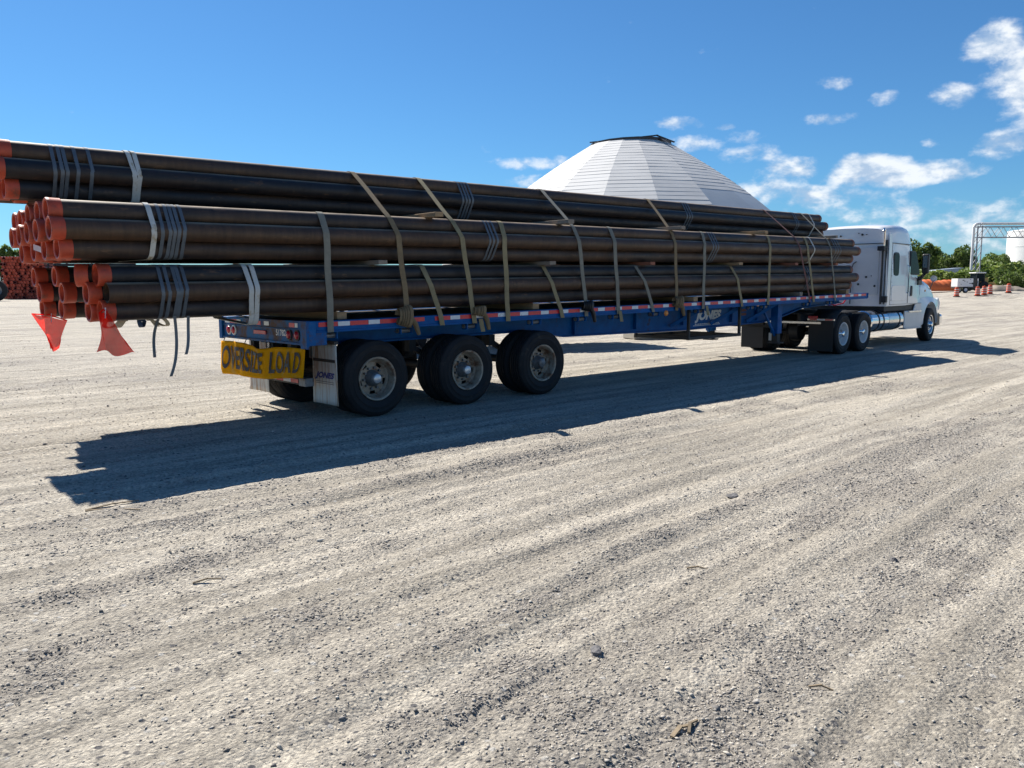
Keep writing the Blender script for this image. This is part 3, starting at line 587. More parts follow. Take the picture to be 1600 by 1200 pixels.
def hull(circles, extra=(), grow=0.003):
    pts = list(extra)
    for v, z in circles: pts += [(v + (PR+grow)*math.cos(2*pi*a/36), z + (PR+grow)*math.sin(2*pi*a/36)) for a in range(36)]
    pts = sorted(set(pts)); cross = lambda o, a, b: (a[0]-o[0])*(b[1]-o[1]) - (a[1]-o[1])*(b[0]-o[0])
    lo = []; up = []
    for p in pts:
        while len(lo) > 1 and cross(lo[-2], lo[-1], p) <= 0: lo.pop()
        lo.append(p)
    for p in reversed(pts):
        while len(up) > 1 and cross(up[-2], up[-1], p) <= 0: up.pop()
        up.append(p)
    return lo[:-1] + up[:-1]
def ribbon(path, w, th, closed=False, normals=None):
    """path: (u, v, z) points in the trailer frame; flat webbing of width w along u"""
    mb = MB(); n = len(path); vs = []
    for i, (u, v, z) in enumerate(path):
        a = path[(i-1) % n if closed else max(i-1, 0)]; b = path[(i+1) % n if closed else min(i+1, n-1)]
        d = Vector((0, b[1]-a[1], b[2]-a[2])); d = d.normalized() if d.length > 1e-6 else Vector((0, 0, 1))
        nn = Vector((0, d.z, -d.y)); c = Vector((u, v, z)); x = Vector((w/2, 0, 0))
        vs += [c-x, c+x, c+x+nn*th, c-x+nn*th]
    fs = []; m = n if closed else n-1
    for i in range(m):
        j = (i+1) % n
        for k in range(4): fs.append((i*4+k, i*4+(k+1) % 4, j*4+(k+1) % 4, j*4+k))
    if not closed: fs += [(0,1,2,3), ((n-1)*4+3, (n-1)*4+2, (n-1)*4+1, (n-1)*4)]
    return mb.add(vs, fs)
def place_on_load(name, mb, mat, origin, label, cat, group=None):
    u0, v0, z0 = origin; mb.v = [(p[0]-u0, p[1]-v0, p[2]-z0) for p in mb.v]
    o = mb.build(name, mat, smooth=50); o.location = TL(u0, v0, z0); o.rotation_euler = (0, 0, TH); return tag(o, label, cat, group)
def bands():
    sets = [('lower', 0, 'near the rear', (-1.75,-1.68,-1.59,-1.55,-1.49)), ('lower', 0, 'near the front end', (12.9,13.0)),
            ('middle', 0, 'near the rear', (-1.72,-1.64,-1.59,-1.54,-1.48)), ('middle', 0, 'above the third axle', (3.01,3.08,3.16)), ('middle', 0, 'above the lettered beam', (8.9,8.99,9.08)), ('middle', 0, 'near the front end', (14.18,14.31,14.45)),
            ('middle', 1, 'at the rear of the far side', (-1.7,-1.6)), ('lower', 1, 'at the rear of the far side', (-1.7,-1.6)),
            ('upper', 0, 'near the rear', (-2.52,-2.45,-2.40,-2.29,-2.15)), ('upper', 0, 'above the third axle', (3.18,3.25,3.31,3.38)), ('upper', 0, 'above the lettered beam', (9.17,9.26,9.35)), ('upper', 0, 'near the front end', (13.77,13.87))]
    for tier, bnd, where, us in sets:
        h = hull(BUNDLES[(tier, bnd)], grow=.0015)
        for i, u in enumerate(us):
            mb = ribbon([(u + .004*math.sin(j*.4+i), v, z + G*u) for j, (v, z) in enumerate(h)], .038, .002, True)
            v0 = min(p[0] for p in h); z0 = min(p[1] for p in h)
            place_on_load('steel_band', mb, 'band_steel', (u, v0, z0), '%s narrow steel band of the set %s, %s tier' % (ORD[i], where, tier), 'band', 'steel bands round the pipe bundles')
    for tier, us, w, where in (('upper', (-1.69,-1.635), .05, 'near the rear'), ('upper', (14.66,), .05, 'near the front end'), ('middle', (-1.80,), .055, 'near the rear'), ('middle', (13.1,), .05, 'near the front end')):
        h = hull(BUNDLES[(tier, 0)], grow=.004)
        for i, u in enumerate(us):
            mb = ribbon([(u - .05*(z - BASE[tier]) + .006*math.sin(j*.5+i*2) + (.03 if len(us) == 1 else (i-.5)*.03)*(z-BASE[tier]-.3), v, z + G*u) for j, (v, z) in enumerate(h)], w, .006, True)
            place_on_load('lifting_sling', mb, 'sling_white', (u, h[0][0], BASE[tier]), ('' if len(us) == 1 else ('rear ' if i == 0 else 'front ')) + 'white lifting sling round the %s tier %s' % (tier, where), 'sling', 'white slings round the bundles')
    # the slack pair round the lower bundle that droops onto the rear sill
    h = [p for p in hull(BUNDLES[('lower', 0)], grow=.004)]
    for i, u in enumerate((-.75, -.665)):
        pts = []
        for j, (v, z) in enumerate(h):
            dz = -.10*max(0, (1.62-z)/.2) if v < .35 else -.05*max(0, (1.62-z)/.2)
            pts.append((u + .05*(1.9-z)*(1-i) + .12*max(0, 1.6-z), v - (.03 if z < 1.6 and v < .2 else 0), z + G*u + dz))
        place_on_load('lifting_sling', ribbon(pts, .058, .006, True), 'sling_white', (u, h[0][0], 1.35), '%s slack white sling drooping under the lower tier at the rear sill' % ('rear' if i == 0 else 'front'), 'sling', 'white slings round the bundles')
bands()
def straps():
    rail = [(-.02, 1.16), (2.61, 1.16)]
    full = hull(BUNDLES[('lower',0)] + BUNDLES[('lower',1)] + BUNDLES[('middle',0)] + BUNDLES[('middle',1)] + BUNDLES[('upper',0)], rail, .004)
    mid = hull(BUNDLES[('lower',0)] + BUNDLES[('lower',1)] + BUNDLES[('middle',0)] + BUNDLES[('middle',1)], rail, .004)
    low = hull(BUNDLES[('lower',0)] + BUNDLES[('lower',1)], rail, .004)
    def run(h, zs, us, w, mat, label, skew=0):
        pts = [p for p in h]; i0 = pts.index(min(pts, key=lambda p: (abs(p[0]+.02) + abs(p[1]-1.16)))); pts = pts[i0:] + pts[:i0]
        # from the near rail upwards, over the top, down the far side
        if pts[1][0] > 1: pts = [pts[0]] + pts[1:][::-1]
        out = []
        for (v, z), (v2, z2) in zip(pts[:-1], pts[1:]):
            n = max(1, int(math.hypot(v2-v, z2-z)/.12))
            out += [(v+(v2-v)*i/n, z+(z2-z)*i/n) for i in range(n)]
        out.append(pts[-1]); path = []
        ph = random.uniform(0, 6)
        for v, z in out:
            u = float(np.interp(z, zs, us)); slack = .006*math.sin(z*9+ph)
            path.append((u + slack, v, z + G*u))
        mb = ribbon(path, w, .004)
        if path[0][1] < 1 and mb.v[2][1] > mb.v[1][1]: mb = ribbon(path, w, -.004)
        place_on_load('cargo_strap', mb, mat, (us[0], 0, 1.2), label, 'strap', 'webbing straps tying down the load')
    zA = (1.2, 2.37, 2.66, 3.33)
    for i, (us, mat, c) in enumerate((((1.51,1.36,1.32,1.3),'strap_tan','tan'), ((2.69,2.47,2.39,2.44),'strap_yellow','dull yellow'), ((5.16,4.96,4.96,5.07),'strap_grey','grey'), ((7.72,7.62,7.69,8.06),'strap_tan','tan'), ((12.97,12.4,12.4,12.48),'strap_red','dull red'), ((14.27,13.91,13.97,14.27),'strap_grey','grey'))):
        run(full, zA, us, .085 if i < 4 else .065, mat, '%s strap, %s from the rear of those over all three tiers' % (c, ORD[i]))
    zB = (1.2, 2.37, 2.66)
    for i, (us, mat, c) in enumerate((((.30,.27,.29),'strap_grey','grey'), ((3.36,3.29,3.34),'strap_yellow','dull yellow'), ((6.0,5.86,5.9),'strap_grey','grey'), ((8.59,8.59,8.7),'strap_grey','grey'), ((11.08,11.07,11.22),'strap_yellow','dull yellow'), ((13.16,12.76,12.86),'strap_yellow','dull yellow'))):
        run(mid, zB, us, .09, mat, '%s strap, %s from the rear of those over the middle tier only' % (c, ORD[i]))
    for i, us in enumerate(((2.09,1.85), (4.57,4.26), (7.0,6.64), (10.02,9.76))):
        run(low, (1.2, 1.86, 2.05), (us[0], us[1], us[1]), .085, 'strap_yellow' if i != 2 else 'strap_grey', 'slanting strap, %s from the rear of those over the lower tier only' % ORD[i])
    # bundled strap tails tied at the rail
    for u, r, mat, lab in ((1.38, .10, 'strap_tan', 'big tan roll of strap tail hanging over the rail above the first axle'), (2.72, .05, 'strap_tan', 'small knot of strap tail on the rail above the second axle'), (5.1, .06, 'black_plastic', 'dark knotted strap tail on the deck edge ahead of the third axle'), (7.66, .075, 'strap_tan', 'tan knotted strap tail beside the amber marker lamp')):
        mb = MB()
        for k in range(5):
            a0 = random.uniform(-.6, .6); pts = []
            for j in range(13):
                q = -.3 + j/12*2.2*pi; pts.append((u + (k-2)*.028 + .02*math.sin(q+a0) + .25*r*j/12, -.05 - .015*k + r*.55*math.cos(q), 1.36 + r*(.85+.1*k)*math.sin(q) - r*.9*j/12 + G*u))
            mb.add(ribbon(pts, .05, .006).v, ribbon(pts, .05, .006).f)
        mb.tube([(u+.1, -.06, 1.34+G*u), (u+.16+r*.6, -.05, 1.20+G*u), (u+.18+r, -.045, 1.06+G*u)], [.035, .04, .028], 8)
        place_on_load('strap_tail', mb, mat, (u, -.05, 1.2), lab, 'strap tail')
    for u in (2.80, 6.02, 8.7):
        pts = [(u, -.03, 1.22+G*u), (u+.01, -.045, 1.12+G*u), (u+.03, -.05, 1.03+G*u)]
        place_on_load('strap_end', ribbon(pts, .08, .005), 'strap_yellow', (u, -.04, 1.03), 'loose strap end hanging below the rail %s' % {2.80:'above the second axle',6.02:'ahead of the third axle',8.7:'over the lettered beam'}[u], 'strap')
straps()
def dunnage():
    def block(u, v0, v1, z, h, w, mat, lab, rot=0):
        mb = MB().box((-w/2, v0-v0, -h/2), (w/2, v1-v0, h/2)); mb.v = [(x + random.uniform(-.003, .003), y, zz + random.uniform(-.002, .002)) for x, y, zz in mb.v]
        o = mb.build('timber_block', mat, bevel=.004); o.location = TL(u, v0, z + G*u); o.rotation_euler = (0, -G, TH + rot); tag(o, lab, 'timber', 'timber dunnage between the tiers')
    for i, (u, m) in enumerate(((2.0,'lumber'), (4.67,'lumber_grey'), (7.73,'lumber_grey'), (10.72,'lumber'))):
        block(u, -.10-.01*i, 2.6, 2.698, .062, .14, m, '%s timber from the rear between the middle and upper tiers' % ORD[i], rot=.05*(i-1))
    block(14.2, -.02, 2.5, 2.698, .062, .10, 'lumber_grey', 'fifth timber from the rear between the middle and upper tiers', .0)
    for i, (u, m) in enumerate(((1.07,'lumber_grey'), (4.28,'lumber_grey'), (6.87,'lumber_red'), (9.83,'lumber'), (12.16,'lumber_red'), (14.14,'lumber_red'))):
        block(u, -.08, 2.64, 2.039, .058, .14, m, '%s timber from the rear between the lower and middle tiers' % ORD[i], rot=.02*(i % 3-1))
    for i, u in enumerate((.55, 4.1, 8.39, 12.62, 15.0)):
        block(u, .02 if i > 1 else .12, 2.5, 1.357, .094, .14, 'lumber' if i != 3 else 'lumber_grey', '%s timber from the rear lying on the trailer deck' % ORD[i])
    mb = MB().box((0, 0, -.02), (1.6, .09, .02)); o = mb.build('timber_plank', 'lumber_red'); o.location = TL(14.8, 1.5, 2.705+.2); o.rotation_euler = (0, -.03, TH-.12); tag(o, 'long thin plank poking forward from under the upper tier towards the cab', 'timber')
dunnage()
def rear_bits():
    # banner hung across the rear
    V0, V1 = 2.49, .02
    def ban(x, y):
        top = .955 - .035*math.exp(-((x-.5)/.12)**2) + .012*math.sin(x*9); bot = .455 + .125*x + .018*math.sin(x*7+1)
        if x < .035 and y < .25: bot += (.035-x)*2.5
        z = bot + (top-bot)*y; v = V0 + (V1-V0)*x + .10*(1-y)*max(0, x-.5)
        return (-.045 - .013*math.sin(x*23 + y*2.5) - .006*math.sin(x*47-y*3) - .03*(1-y) - .02*math.exp(-((x-.5)/.1)**2), v, z)
    t = thing('oversize_load_banner', 'wrinkled yellow banner reading OVERSIZE LOAD below the trailer\'s rear sill', 'banner', TL(0, 0, 0), TH)
    solidify(MB().grid(ban, 90, 14).build('banner_cloth', 'banner_yellow', t, smooth=60), .003)
    def wr(body, a, b): text_mb(body, lambda x, y: tuple(Vector(ban(a+(b-a)*x, .17+.69*y)) - Vector((.016, 0, 0))), 4).build('banner_lettering', 'letter_black', t, fix=False)
    wr('OVERSIZE', .03, .555); wr('LOA', .63, .885)
    # the last letter, half folded away at the banner's edge
    text_mb('D', lambda x, y: tuple(Vector(ban(.90+.055*x, .17+.69*y)) - Vector((.016, 0, 0))), 3).build('banner_lettering', 'letter_black', t, fix=False)
    for x in (.02, .30, .62, .97):
        p = Vector(ban(x, .97)); MB().tube([p, p+Vector((.03, 0, .06)), p+Vector((.10, 0, .10))], .006, 6).build('banner_tie', 'black_plastic', t)
    # red flags
    def flag(name, P, Q, R, S, lab, wob):
        P, Q, R, S = map(Vector, (P, Q, R, S)); t = thing(name, lab, 'flag', TL(P.x, P.y, min(R.z, S.z)), TH, 'red warning flags on the pipe ends'); o = Vector((P.x, P.y, min(R.z, S.z)))
        f = lambda a, c: tuple((P*(1-a)+Q*a)*c + (R*(1-a)+S*a)*(1-c) - o + Vector((wob*math.sin(a*9+c*3)*(1-.6*c), wob*1.8*math.sin(a*8-c*4)*(1-.5*c), wob*.7*math.sin(c*6+a*9)*(1-c))))
        MB().grid(f, 18, 18).build('flag_cloth', 'flag_red', t, smooth=70)
        MB().tube([P-o, (P+Q)/2-o+Vector((0, 0, .03)), Q-o], .008, 6).build('flag_hem', 'flag_red', t)
        MB().bar((P+Q)/2-o+Vector((.02, -.012, .05)), (P+Q)/2-o+Vector((.01, -.012, -.06)), .035, .004).build('flag_ticket', 'paper_tag', t)
    flag('warning_flag', (-2.40, .02, 1.47), (-2.33, -.02, 1.49), (-2.46, -.02, 1.07), (-2.10, -.12, 1.03), 'larger red mesh flag tied to the nearest lower pipe end', .032)
    flag('warning_flag', (-2.55, 2.15, 1.42), (-2.2, 2.0, 1.33), (-2.42, 1.95, .99), (-2.34, 1.92, .98), 'smaller red pennant hanging from the far lower pipe ends', .028)
    # loose steel bands hanging from the lower bundle
    for i, (u, v, z1, bend, lab) in enumerate(((-1.60, .10, .75, .06, 'longest loose band hanging under the lower tier'), (-1.47, .04, .99, .03, 'short loose band hanging just ahead of the longest one'), (-1.58, .60, .93, -.03, 'short loose band hanging rearmost under the lower tier'))):
        n = 14; pts = []
        for j in range(n+1):
            s = j/n; z = 1.42*(1-s) + z1*s; pts.append((u + bend*math.sin(s*2.6)*(.6+.4*i) - .10*s*s*(i == 0) - .07*s*(i != 0), v + .02*math.sin(s*5), z))
        place_on_load('hanging_band', ribbon(pts, .034, .003), 'band_steel', (u, v, z1), lab, 'band', 'loose bands hanging below the pipes')
    # cream rope and slings bunched under the overhang
    for i, (u, v, m) in enumerate(((-2.05, .75, 'rope_cream'), (-1.92, .8, 'rope_cream'), (-1.75, .7, 'rope_blue'), (-1.62, .75, 'rope_cream'), (-1.52, .8, 'rope_cream'))):
        pts = [(u + .07*math.sin(q*.9+i), v + .12*math.cos(q), 1.40 - .055 + .06*math.sin(q)) for q in np.linspace(0, 2*pi, 15)]
        place_on_load('sling_loop', ribbon(pts, .05, .008), m, (u, v, 1.34), '%s sling loop from the rear bunched under the lower tier overhang' % ORD[i], 'sling')
    o = MB().grid(lambda a, c: (-.004+.01*math.sin(a*3), -.10*a, .06*c-.03*a), 6, 2).build('paper_tag', 'paper_tag'); o.location = TL(-2.82, .62, 2.13); o.rotation_euler = (0, 0, TH+.5); tag(solidify(o, .001), 'pale pink paper tag stuck on the middle tier\'s bottom row caps', 'tag')
rear_bits()

# ------------------------------------------------------------------ tractor unit
def build_tractor():
    psi = math.radians(2.5); t = thing('semi_truck', 'white sleeper-cab semi truck coupled to the pipe trailer', 'truck', TL(15.55, 1.295, 0), TH + psi)
    b = lambda mb, n, m, **k: mb.build(n, m, t, **k)
    # cab body as lofted sections (side, top) along x
    def section(x, zb, zt, wb, wt, rr):
        """half outline: from bottom right up and over; rr = roof corner radius"""
        pts = [(-wb, zb), (-wb, zb + (zt-zb)*.35), (-(wb*.4+wt*.6), zb + (zt-zb)*.7)]
        for a in range(0, 91, 15):
            A = math.radians(a); pts.append((-(wt - rr + rr*math.cos(A)), zt - rr + rr*math.sin(A)))
        pts += [(-wt*.45, zt+.03), (0, zt+.04)]
        return [(x, y, z) for y, z in pts] + [(x, -y, z) for y, z in reversed(pts[:-1])]
    def loft(secs):
        n = len(secs[0]); mb = MB(); vs = [p for s in secs for p in s]; fs = []
        for i in range(len(secs)-1):
            for k in range(n): fs.append((i*n+k, i*n+(k+1) % n, (i+1)*n+(k+1) % n, (i+1)*n+k))
        fs += [tuple(range(n-1, -1, -1)), tuple((len(secs)-1)*n+k for k in range(n))]
        return mb.add(vs, fs)
    # cab shell: rear wall at x 2.1, roof curving down to the windscreen
    def sec_rake(x0, x1, zb, zt, w0, w1, rr):
        s = section(0, zb, zt, w0, w1, rr); return [((x0 + (x1-x0)*((p[2]-zb)/(zt-zb))), p[1], p[2]) for p in s]
    secs = [sec_rake(2.13, 2.13, 1.14, 3.27, 1.2, 1.12, .26), sec_rake(2.2, 2.2, 1.14, 3.33, 1.22, 1.15, .26), sec_rake(2.9, 2.9, 1.14, 3.40, 1.22, 1.16, .25), sec_rake(3.6, 3.5, 1.14, 3.42, 1.22, 1.15, .25),
            sec_rake(4.2, 3.85, 1.16, 3.40, 1.21, 1.13, .25), sec_rake(4.7, 4.05, 1.18, 3.36, 1.20, 1.09, .27), sec_rake(5.1, 4.2, 1.2, 3.30, 1.16, 1.0, .28), sec_rake(5.45, 4.32, 1.2, 3.22, 1.04, .86, .28), sec_rake(5.65, 4.42, 1.2, 3.12, .8, .66, .28)]
    b(loft(secs), 'cab_body', 'white_paint', smooth=38)
    # roof seam and side fairing trim
    for s in (-1, 1):
        b(MB().box((2.08, s*1.165-.006, 1.2), (2.18, s*1.165+.006, 2.95)), 'cab_extender_gap', 'black_plastic')
        b(MB().prism([(2.16, 1.15), (2.38, 1.15), (2.36, 3.0), (2.30, 3.12), (2.16, 3.12)], 'Y', s*1.222-.004, s*1.222+.008), 'cab_extender', 'white_paint', bevel=.004)
    b(MB().box((2.105, -1.16, 2.855), (2.126, 1.16, 2.872)).box((2.35, -1.205, 2.872), (4.12, -1.172, 2.886)), 'roof_seam', 'chassis_black')
    # rear wall panel lines, hose, lights
    b(MB().box((2.108, -.98, 1.45), (2.127, -.30, 2.78)), 'rear_wall_panel', 'white_dusty', bevel=.008)
    b(MB().box((2.108, -.22, 1.35), (2.127, .95, 2.78)), 'rear_wall_panel', 'white_dusty', bevel=.008)
    b(MB().tube([(2.09, -.25, 1.2), (2.08, -.25, 2.15), (2.08, -.30, 2.32), (2.09, -.38, 2.38)], .014, 8), 'air_hose', 'chassis_black')
    for y, z in ((-.66, 1.95), (-.80, 1.98), (-.5, 3.12), (-.62, 3.12), (-.40, 3.16), (.1, 3.1), (-.9, 1.7), (-.45, 1.75)):
        b(MB().tube([(2.12, y, z), (2.095, y, z)], random.choice((.014, .024, .03)), 10), 'rear_wall_fitting', 'chassis_black')
    # exhaust stack at the cab's rear corner
    b(MB().tube([(2.04, -1.10, 1.2), (2.04, -1.10, 2.75)], .03, 14), 'exhaust_guard', 'chassis_black', smooth=40)
    b(MB().tube([(2.08, -1.12, 2.7), (2.08, -1.12, 3.14), (2.05, -1.13, 3.21), (1.98, -1.14, 3.25), (1.91, -1.15, 3.23), (1.87, -1.16, 3.17)], .026, 14), 'exhaust_stack', 'chrome', smooth=40)
    b(MB().box((1.90, -1.18, 2.66), (2.1, -1.0, 2.78)), 'exhaust_bracket', 'chassis_black'); b(MB().box((2.02, -1.25, 1.25), (2.14, -1.12, 1.42)), 'exhaust_bracket', 'chassis_black')
    # glazing: sleeper window, door window, windscreen
    def rounded(x0, x1, z0, z1, r, sl=0, n=5):
        pts = []
        for cx, cz, a0 in ((x1-r, z1-r, 0), (x0+r, z1-r, 90), (x0+r, z0+r, 180), (x1-r, z0+r, 270)):
            for k in range(n+1):
                A = math.radians(a0 + 90*k/n); pts.append((cx + r*math.cos(A), cz + r*math.sin(A)))
        return [(x + sl*(z1-z)/(z1-z0)*(1 if x > (x0+x1)/2 else 0), z) for x, z in pts]
    for s in (-1, 1):
        yy = lambda z: s*(1.224 - .025*max(0, z-1.9))
        w = b(MB().prism(rounded(2.62, 3.0, 1.98, 2.60, .12), 'Y', s*1.185, s*1.222), 'sleeper_window', 'dark_glass', bevel=.004)
        MB().prism(rounded(2.59, 3.03, 1.95, 2.63, .14), 'Y', s*1.18, s*1.2165).build('window_frame', 'black_plastic', w, bevel=.004)
        w = b(MB().prism(rounded(3.96, 4.36, 2.04, 2.68, .09, .42), 'Y', s*1.15, s*1.213), 'door_window', 'dark_glass', bevel=.004)
        MB().prism(rounded(3.935, 4.375, 2.015, 2.705, .10, .44), 'Y', s*1.15, s*1.208).build('window_frame', 'black_plastic', w, bevel=.004)
        b(MB().prism(rounded(3.80, 5.10, 1.22, 2.80, .10, 0), 'Y', s*1.195, s*1.2235), 'door', 'white_paint', bevel=.006) if False else None
        b(MB().box((3.80, s*1.2235-.004, 1.2), (3.812, s*1.2235+.004, 2.84)), 'door_seam', 'chassis_black')
        b(MB().box((2.40, s*1.2235-.004, 1.17), (2.408, s*1.2235+.004, 2.86)).box((2.4, s*1.2235-.004, 1.18), (5.0, s*1.2235+.003, 1.188)), 'panel_seam', 'chassis_black')
        for q in range(9): b(MB().lathe([(0, .012), (s*.006, .009), (s*.007, 0)], 8, 'Y', (2.46, s*1.221, 1.3+q*.17)), 'rivet', 'hub_grey')
        b(MB().tube([(3.72, s*1.22, 1.5), (3.72, s*1.27, 1.53), (3.72, s*1.27, 2.25), (3.72, s*1.205, 2.28)], .016, 8), 'grab_handle', 'chrome', smooth=40)
        b(MB().box((5.12, s*1.1215-.003, 1.3), (5.13, s*1.1215+.004, 1.9)), 'hood_seam', 'chassis_black')
        b(MB().prism(rounded(2.5, 3.62, 1.28, 1.72, .08), 'Y', s*1.21, s*1.231), 'locker_door', 'white_paint', bevel=.008)
        b(MB().prism(rounded(4.03, 4.13, 1.40, 1.70, .045), 'Y', s*1.21, s*1.245), 'door_handle', 'black_plastic', bevel=.006)
        # mirrors
        b(MB().prism(rounded(4.30, 4.44, 2.05, 2.62, .05), 'Y', s*1.40, s*1.58), 'mirror', 'black_plastic', bevel=.03)
        b(MB().box((4.292, s*1.49-.06, 2.22), (4.299, s*1.49+.06, 2.56)), 'mirror_glass', 'mirror_glass')
        b(MB().tube([(4.75, s*1.16, 1.88), (4.6, s*1.3, 1.92), (4.42, s*1.46, 2.06)], .045, 8), 'mirror_arm', 'black_plastic', smooth=40)
        b(MB().box((4.62, s*1.19, 1.72), (4.95, s*1.235, 1.98)), 'mirror_base', 'black_plastic', bevel=.02)
        hm = b(MB().lathe([(0, .10), (.03, .095), (.08, .07), (.10, 0)], 16, 'X', (6.35, s*1.12, 1.92)), 'hood_mirror', 'rim_white', smooth=40)
        MB().tube([(6.4, s*.98, 1.50), (6.38, s*1.10, 1.84)], .014, 6).build('hood_mirror_arm', 'black_plastic', hm)
    b(MB().grid(lambda a, c: (5.62-.06*abs(2*a-1)**2*6 - 1.06*c - .02, (-.92 + 1.84*a)*(1-.12*c), 2.02 + .86*c), 16, 4), 'windscreen', 'dark_glass', smooth=60)
    # hood: lofted, with fender
    def hs(x, zt, w, zb): return [(x, -w, zb), (x, -w, zb+(zt-zb)*.55), (x, -w*.93, zt-.12), (x, -w*.75, zt-.02), (x, -w*.35, zt+.03), (x, 0, zt+.04), (x, w*.35, zt+.03), (x, w*.75, zt-.02), (x, w*.93, zt-.12), (x, w, zb+(zt-zb)*.55), (x, w, zb)]
    b(loft([hs(5.0, 2.02, 1.12, 1.22), hs(5.6, 1.96, 1.12, 1.15), hs(6.2, 1.84, 1.08, 1.12), hs(6.7, 1.70, 1.02, 1.05), hs(7.1, 1.50, .94, .9), hs(7.33, 1.22, .86, .8), hs(7.40, .95, .82, .7)]), 'hood', 'white_paint', smooth=45)
    for s in (-1, 1):
        # fender ring over the steer wheel
        arch = [(6.0 + .66*math.cos(math.radians(a)), .55 + .66*math.sin(math.radians(a))) for a in range(0, 181, 12)]
        outer = [(6.74, .52), (6.90, .75), (6.92, 1.08), (6.76, 1.26), (6.4, 1.34), (5.7, 1.36), (5.25, 1.32), (5.08, 1.2), (5.08, .45), (5.30, .45)]
        n = len(arch)
        mb = MB(); oi = []
        for k in range(n):
            f = k/(n-1)*(len(outer)-1); i = min(int(f), len(outer)-2); w = f-i; oi.append((outer[i][0]*(1-w)+outer[i+1][0]*w, outer[i][1]*(1-w)+outer[i+1][1]*w))
        vs = []
        for (ax, az), (ox, oz) in zip(arch, oi): vs += [(ax, s*1.20, az), (ox, s*1.13, oz), (ax, s*.78, az), (ox, s*.9, oz)]
        fs = []
        for k in range(n-1):
            a = k*4; c = a+4; fs += [(a, a+1, c+1, c), (a, c, c+2, a+2), (a+1, a+3, c+3, c+1)]
        fs += [(0, 2, 3, 1), (4*n-4, 4*n-3, 4*n-1, 4*n-2)]
        b(mb.add(vs, fs), 'fender', 'white_paint', smooth=35)
        b(MB().lathe([(0, .035), (-.02, .03), (-.03, 0)], 14, 'Y', (5.25, s*1.226, 1.55)) if s < 0 else MB().lathe([(0, .035), (.02, .03), (.03, 0)], 14, 'Y', (5.25, s*1.226, 1.55)), 'fender_marker_lamp', 'lamp_amber')
        b(MB().prism([(7.02, .88), (7.25, .92), (7.34, 1.15), (7.15, 1.32), (7.0, 1.2)], 'Y', s*.80, s*1.06), 'headlamp', 'rim_white', bevel=.02)
        wheel(t, (5.98, s*1.08, .508), RIM_S, HUB_S, None, s > 0, yaw=.05)
        # side fairing with step, fuel tank
        b(MB().prism([(3.72, .47), (5.12, .47), (5.12, 1.2), (4.6, 1.2), (4.45, .98), (3.72, .98)], 'Y', s*1.16, s*1.20), 'side_fairing', 'white_dusty', bevel=.02)
        b(MB().box((3.95, s*1.10, .93), (5.0, s*1.245, .97)), 'step', 'brushed_alu'); b(MB().box((3.8, s*1.02, .44), (5.15, s*1.22, .475)), 'lower_step', 'rim_white')
        tk = b(MB().lathe([(1.22, 0), (1.22, .22), (1.235, .27), (1.27, .295), (3.60, .295), (3.63, .27), (3.645, .22), (3.645, 0)], 40, 'X', (0, s*.92, .74)), 'fuel_tank', 'chrome', smooth=35)
        for x in (1.72, 2.06, 3.28): MB().lathe([(x, .296), (x, .304), (x+.07, .304), (x+.07, .296)], 40, 'X', (0, s*.92, .74)).build('tank_strap', 'black_plastic', tk, smooth=35)
        MB().lathe([(2.5, .298), (2.5, .301), (3.2, .301), (3.2, .298)], 40, 'X', (0, s*.92, .74)).build('tank_sleeve', 'brushed_alu', tk, smooth=35)
    b(MB().box((7.2, -1.12, .42), (7.46, 1.12, .80)), 'front_bumper', 'chrome', bevel=.08); b(MB().box((7.36, -.6, .9), (7.43, .6, 1.35)), 'grille', 'chassis_black')
    for s in (-1, 1): b(MB().prism([(6.85, .5), (7.0, .42), (7.3, .44), (7.35, .78), (7.0, .86)], 'Y', s*.95, s*1.10), 'bumper_corner', 'black_plastic', bevel=.03)
    # frame rails, fifth wheel, deck plate, cab underside
    for y in (-.43, .43): b(MB().box((-1.5, y-.04, .72), (7.2, y+.04, 1.0)), 'frame_rail', 'chassis_black')
    b(MB().box((2.2, -1.15, 1.0), (5.1, 1.15, 1.15)), 'cab_floor', 'chassis_black')
    b(MB().lathe([(1.02, 0), (1.02, .48), (1.09, .48), (1.10, 0)], 24, 'Z'), 'fifth_wheel', 'chassis_black'); b(MB().box((-1.4, -.6, 1.0), (1.9, .6, 1.02)), 'deck_plate', 'chassis_black')
    for x in (-.65, .65):
        b(MB().tube([(x, -.95, .515), (x, .95, .515)], .07, 12).lathe([(-.22, .1), (-.12, .26), (.12, .26), (.22, .1)], 18, 'Y', (x, 0, .55)), 'drive_axle', 'chassis_black', smooth=40)
        for s in (-1, 1):
            wheel(t, (x, s*1.085, .508), RIM_D, HUB_D, None, s > 0, spin=x); wheel(t, (x, s*.75, .508), RIM_IN, None, None, s > 0)
    b(MB().tube([(5.98, -.95, .5), (5.98, .95, .5)], .06, 10), 'steer_axle', 'chassis_black')
    for s in (-1, 1):
        # quarter fenders and mud flaps
        fl = b(MB().box((-1.33, s*.92-.31, .10), (-1.32, s*.92+.31, .88)), 'mud_flap', 'flap_black')
        MB().box((-1.345, s*.92-.34, .86), (-1.31, s*.92+.34, .90)).build('flap_bracket', 'brushed_alu', fl)
        for i in range(3): MB().box((-1.349, s*.92-.30+i*.2, .865), (-1.346, s*.92-.30+i*.2+.19, .895)).build('reflective_tape', 'tape_red' if i % 2 == 0 else 'tape_white', fl)
        arc = [(-.65 + .60*math.cos(math.radians(a)), .52 + .60*math.sin(math.radians(a))) for a in range(80, 176, 12)]
        mb = MB(); vs = []; 
        for x, z in arc: vs += [(x, s*.60, z), (x, s*1.22, z)]
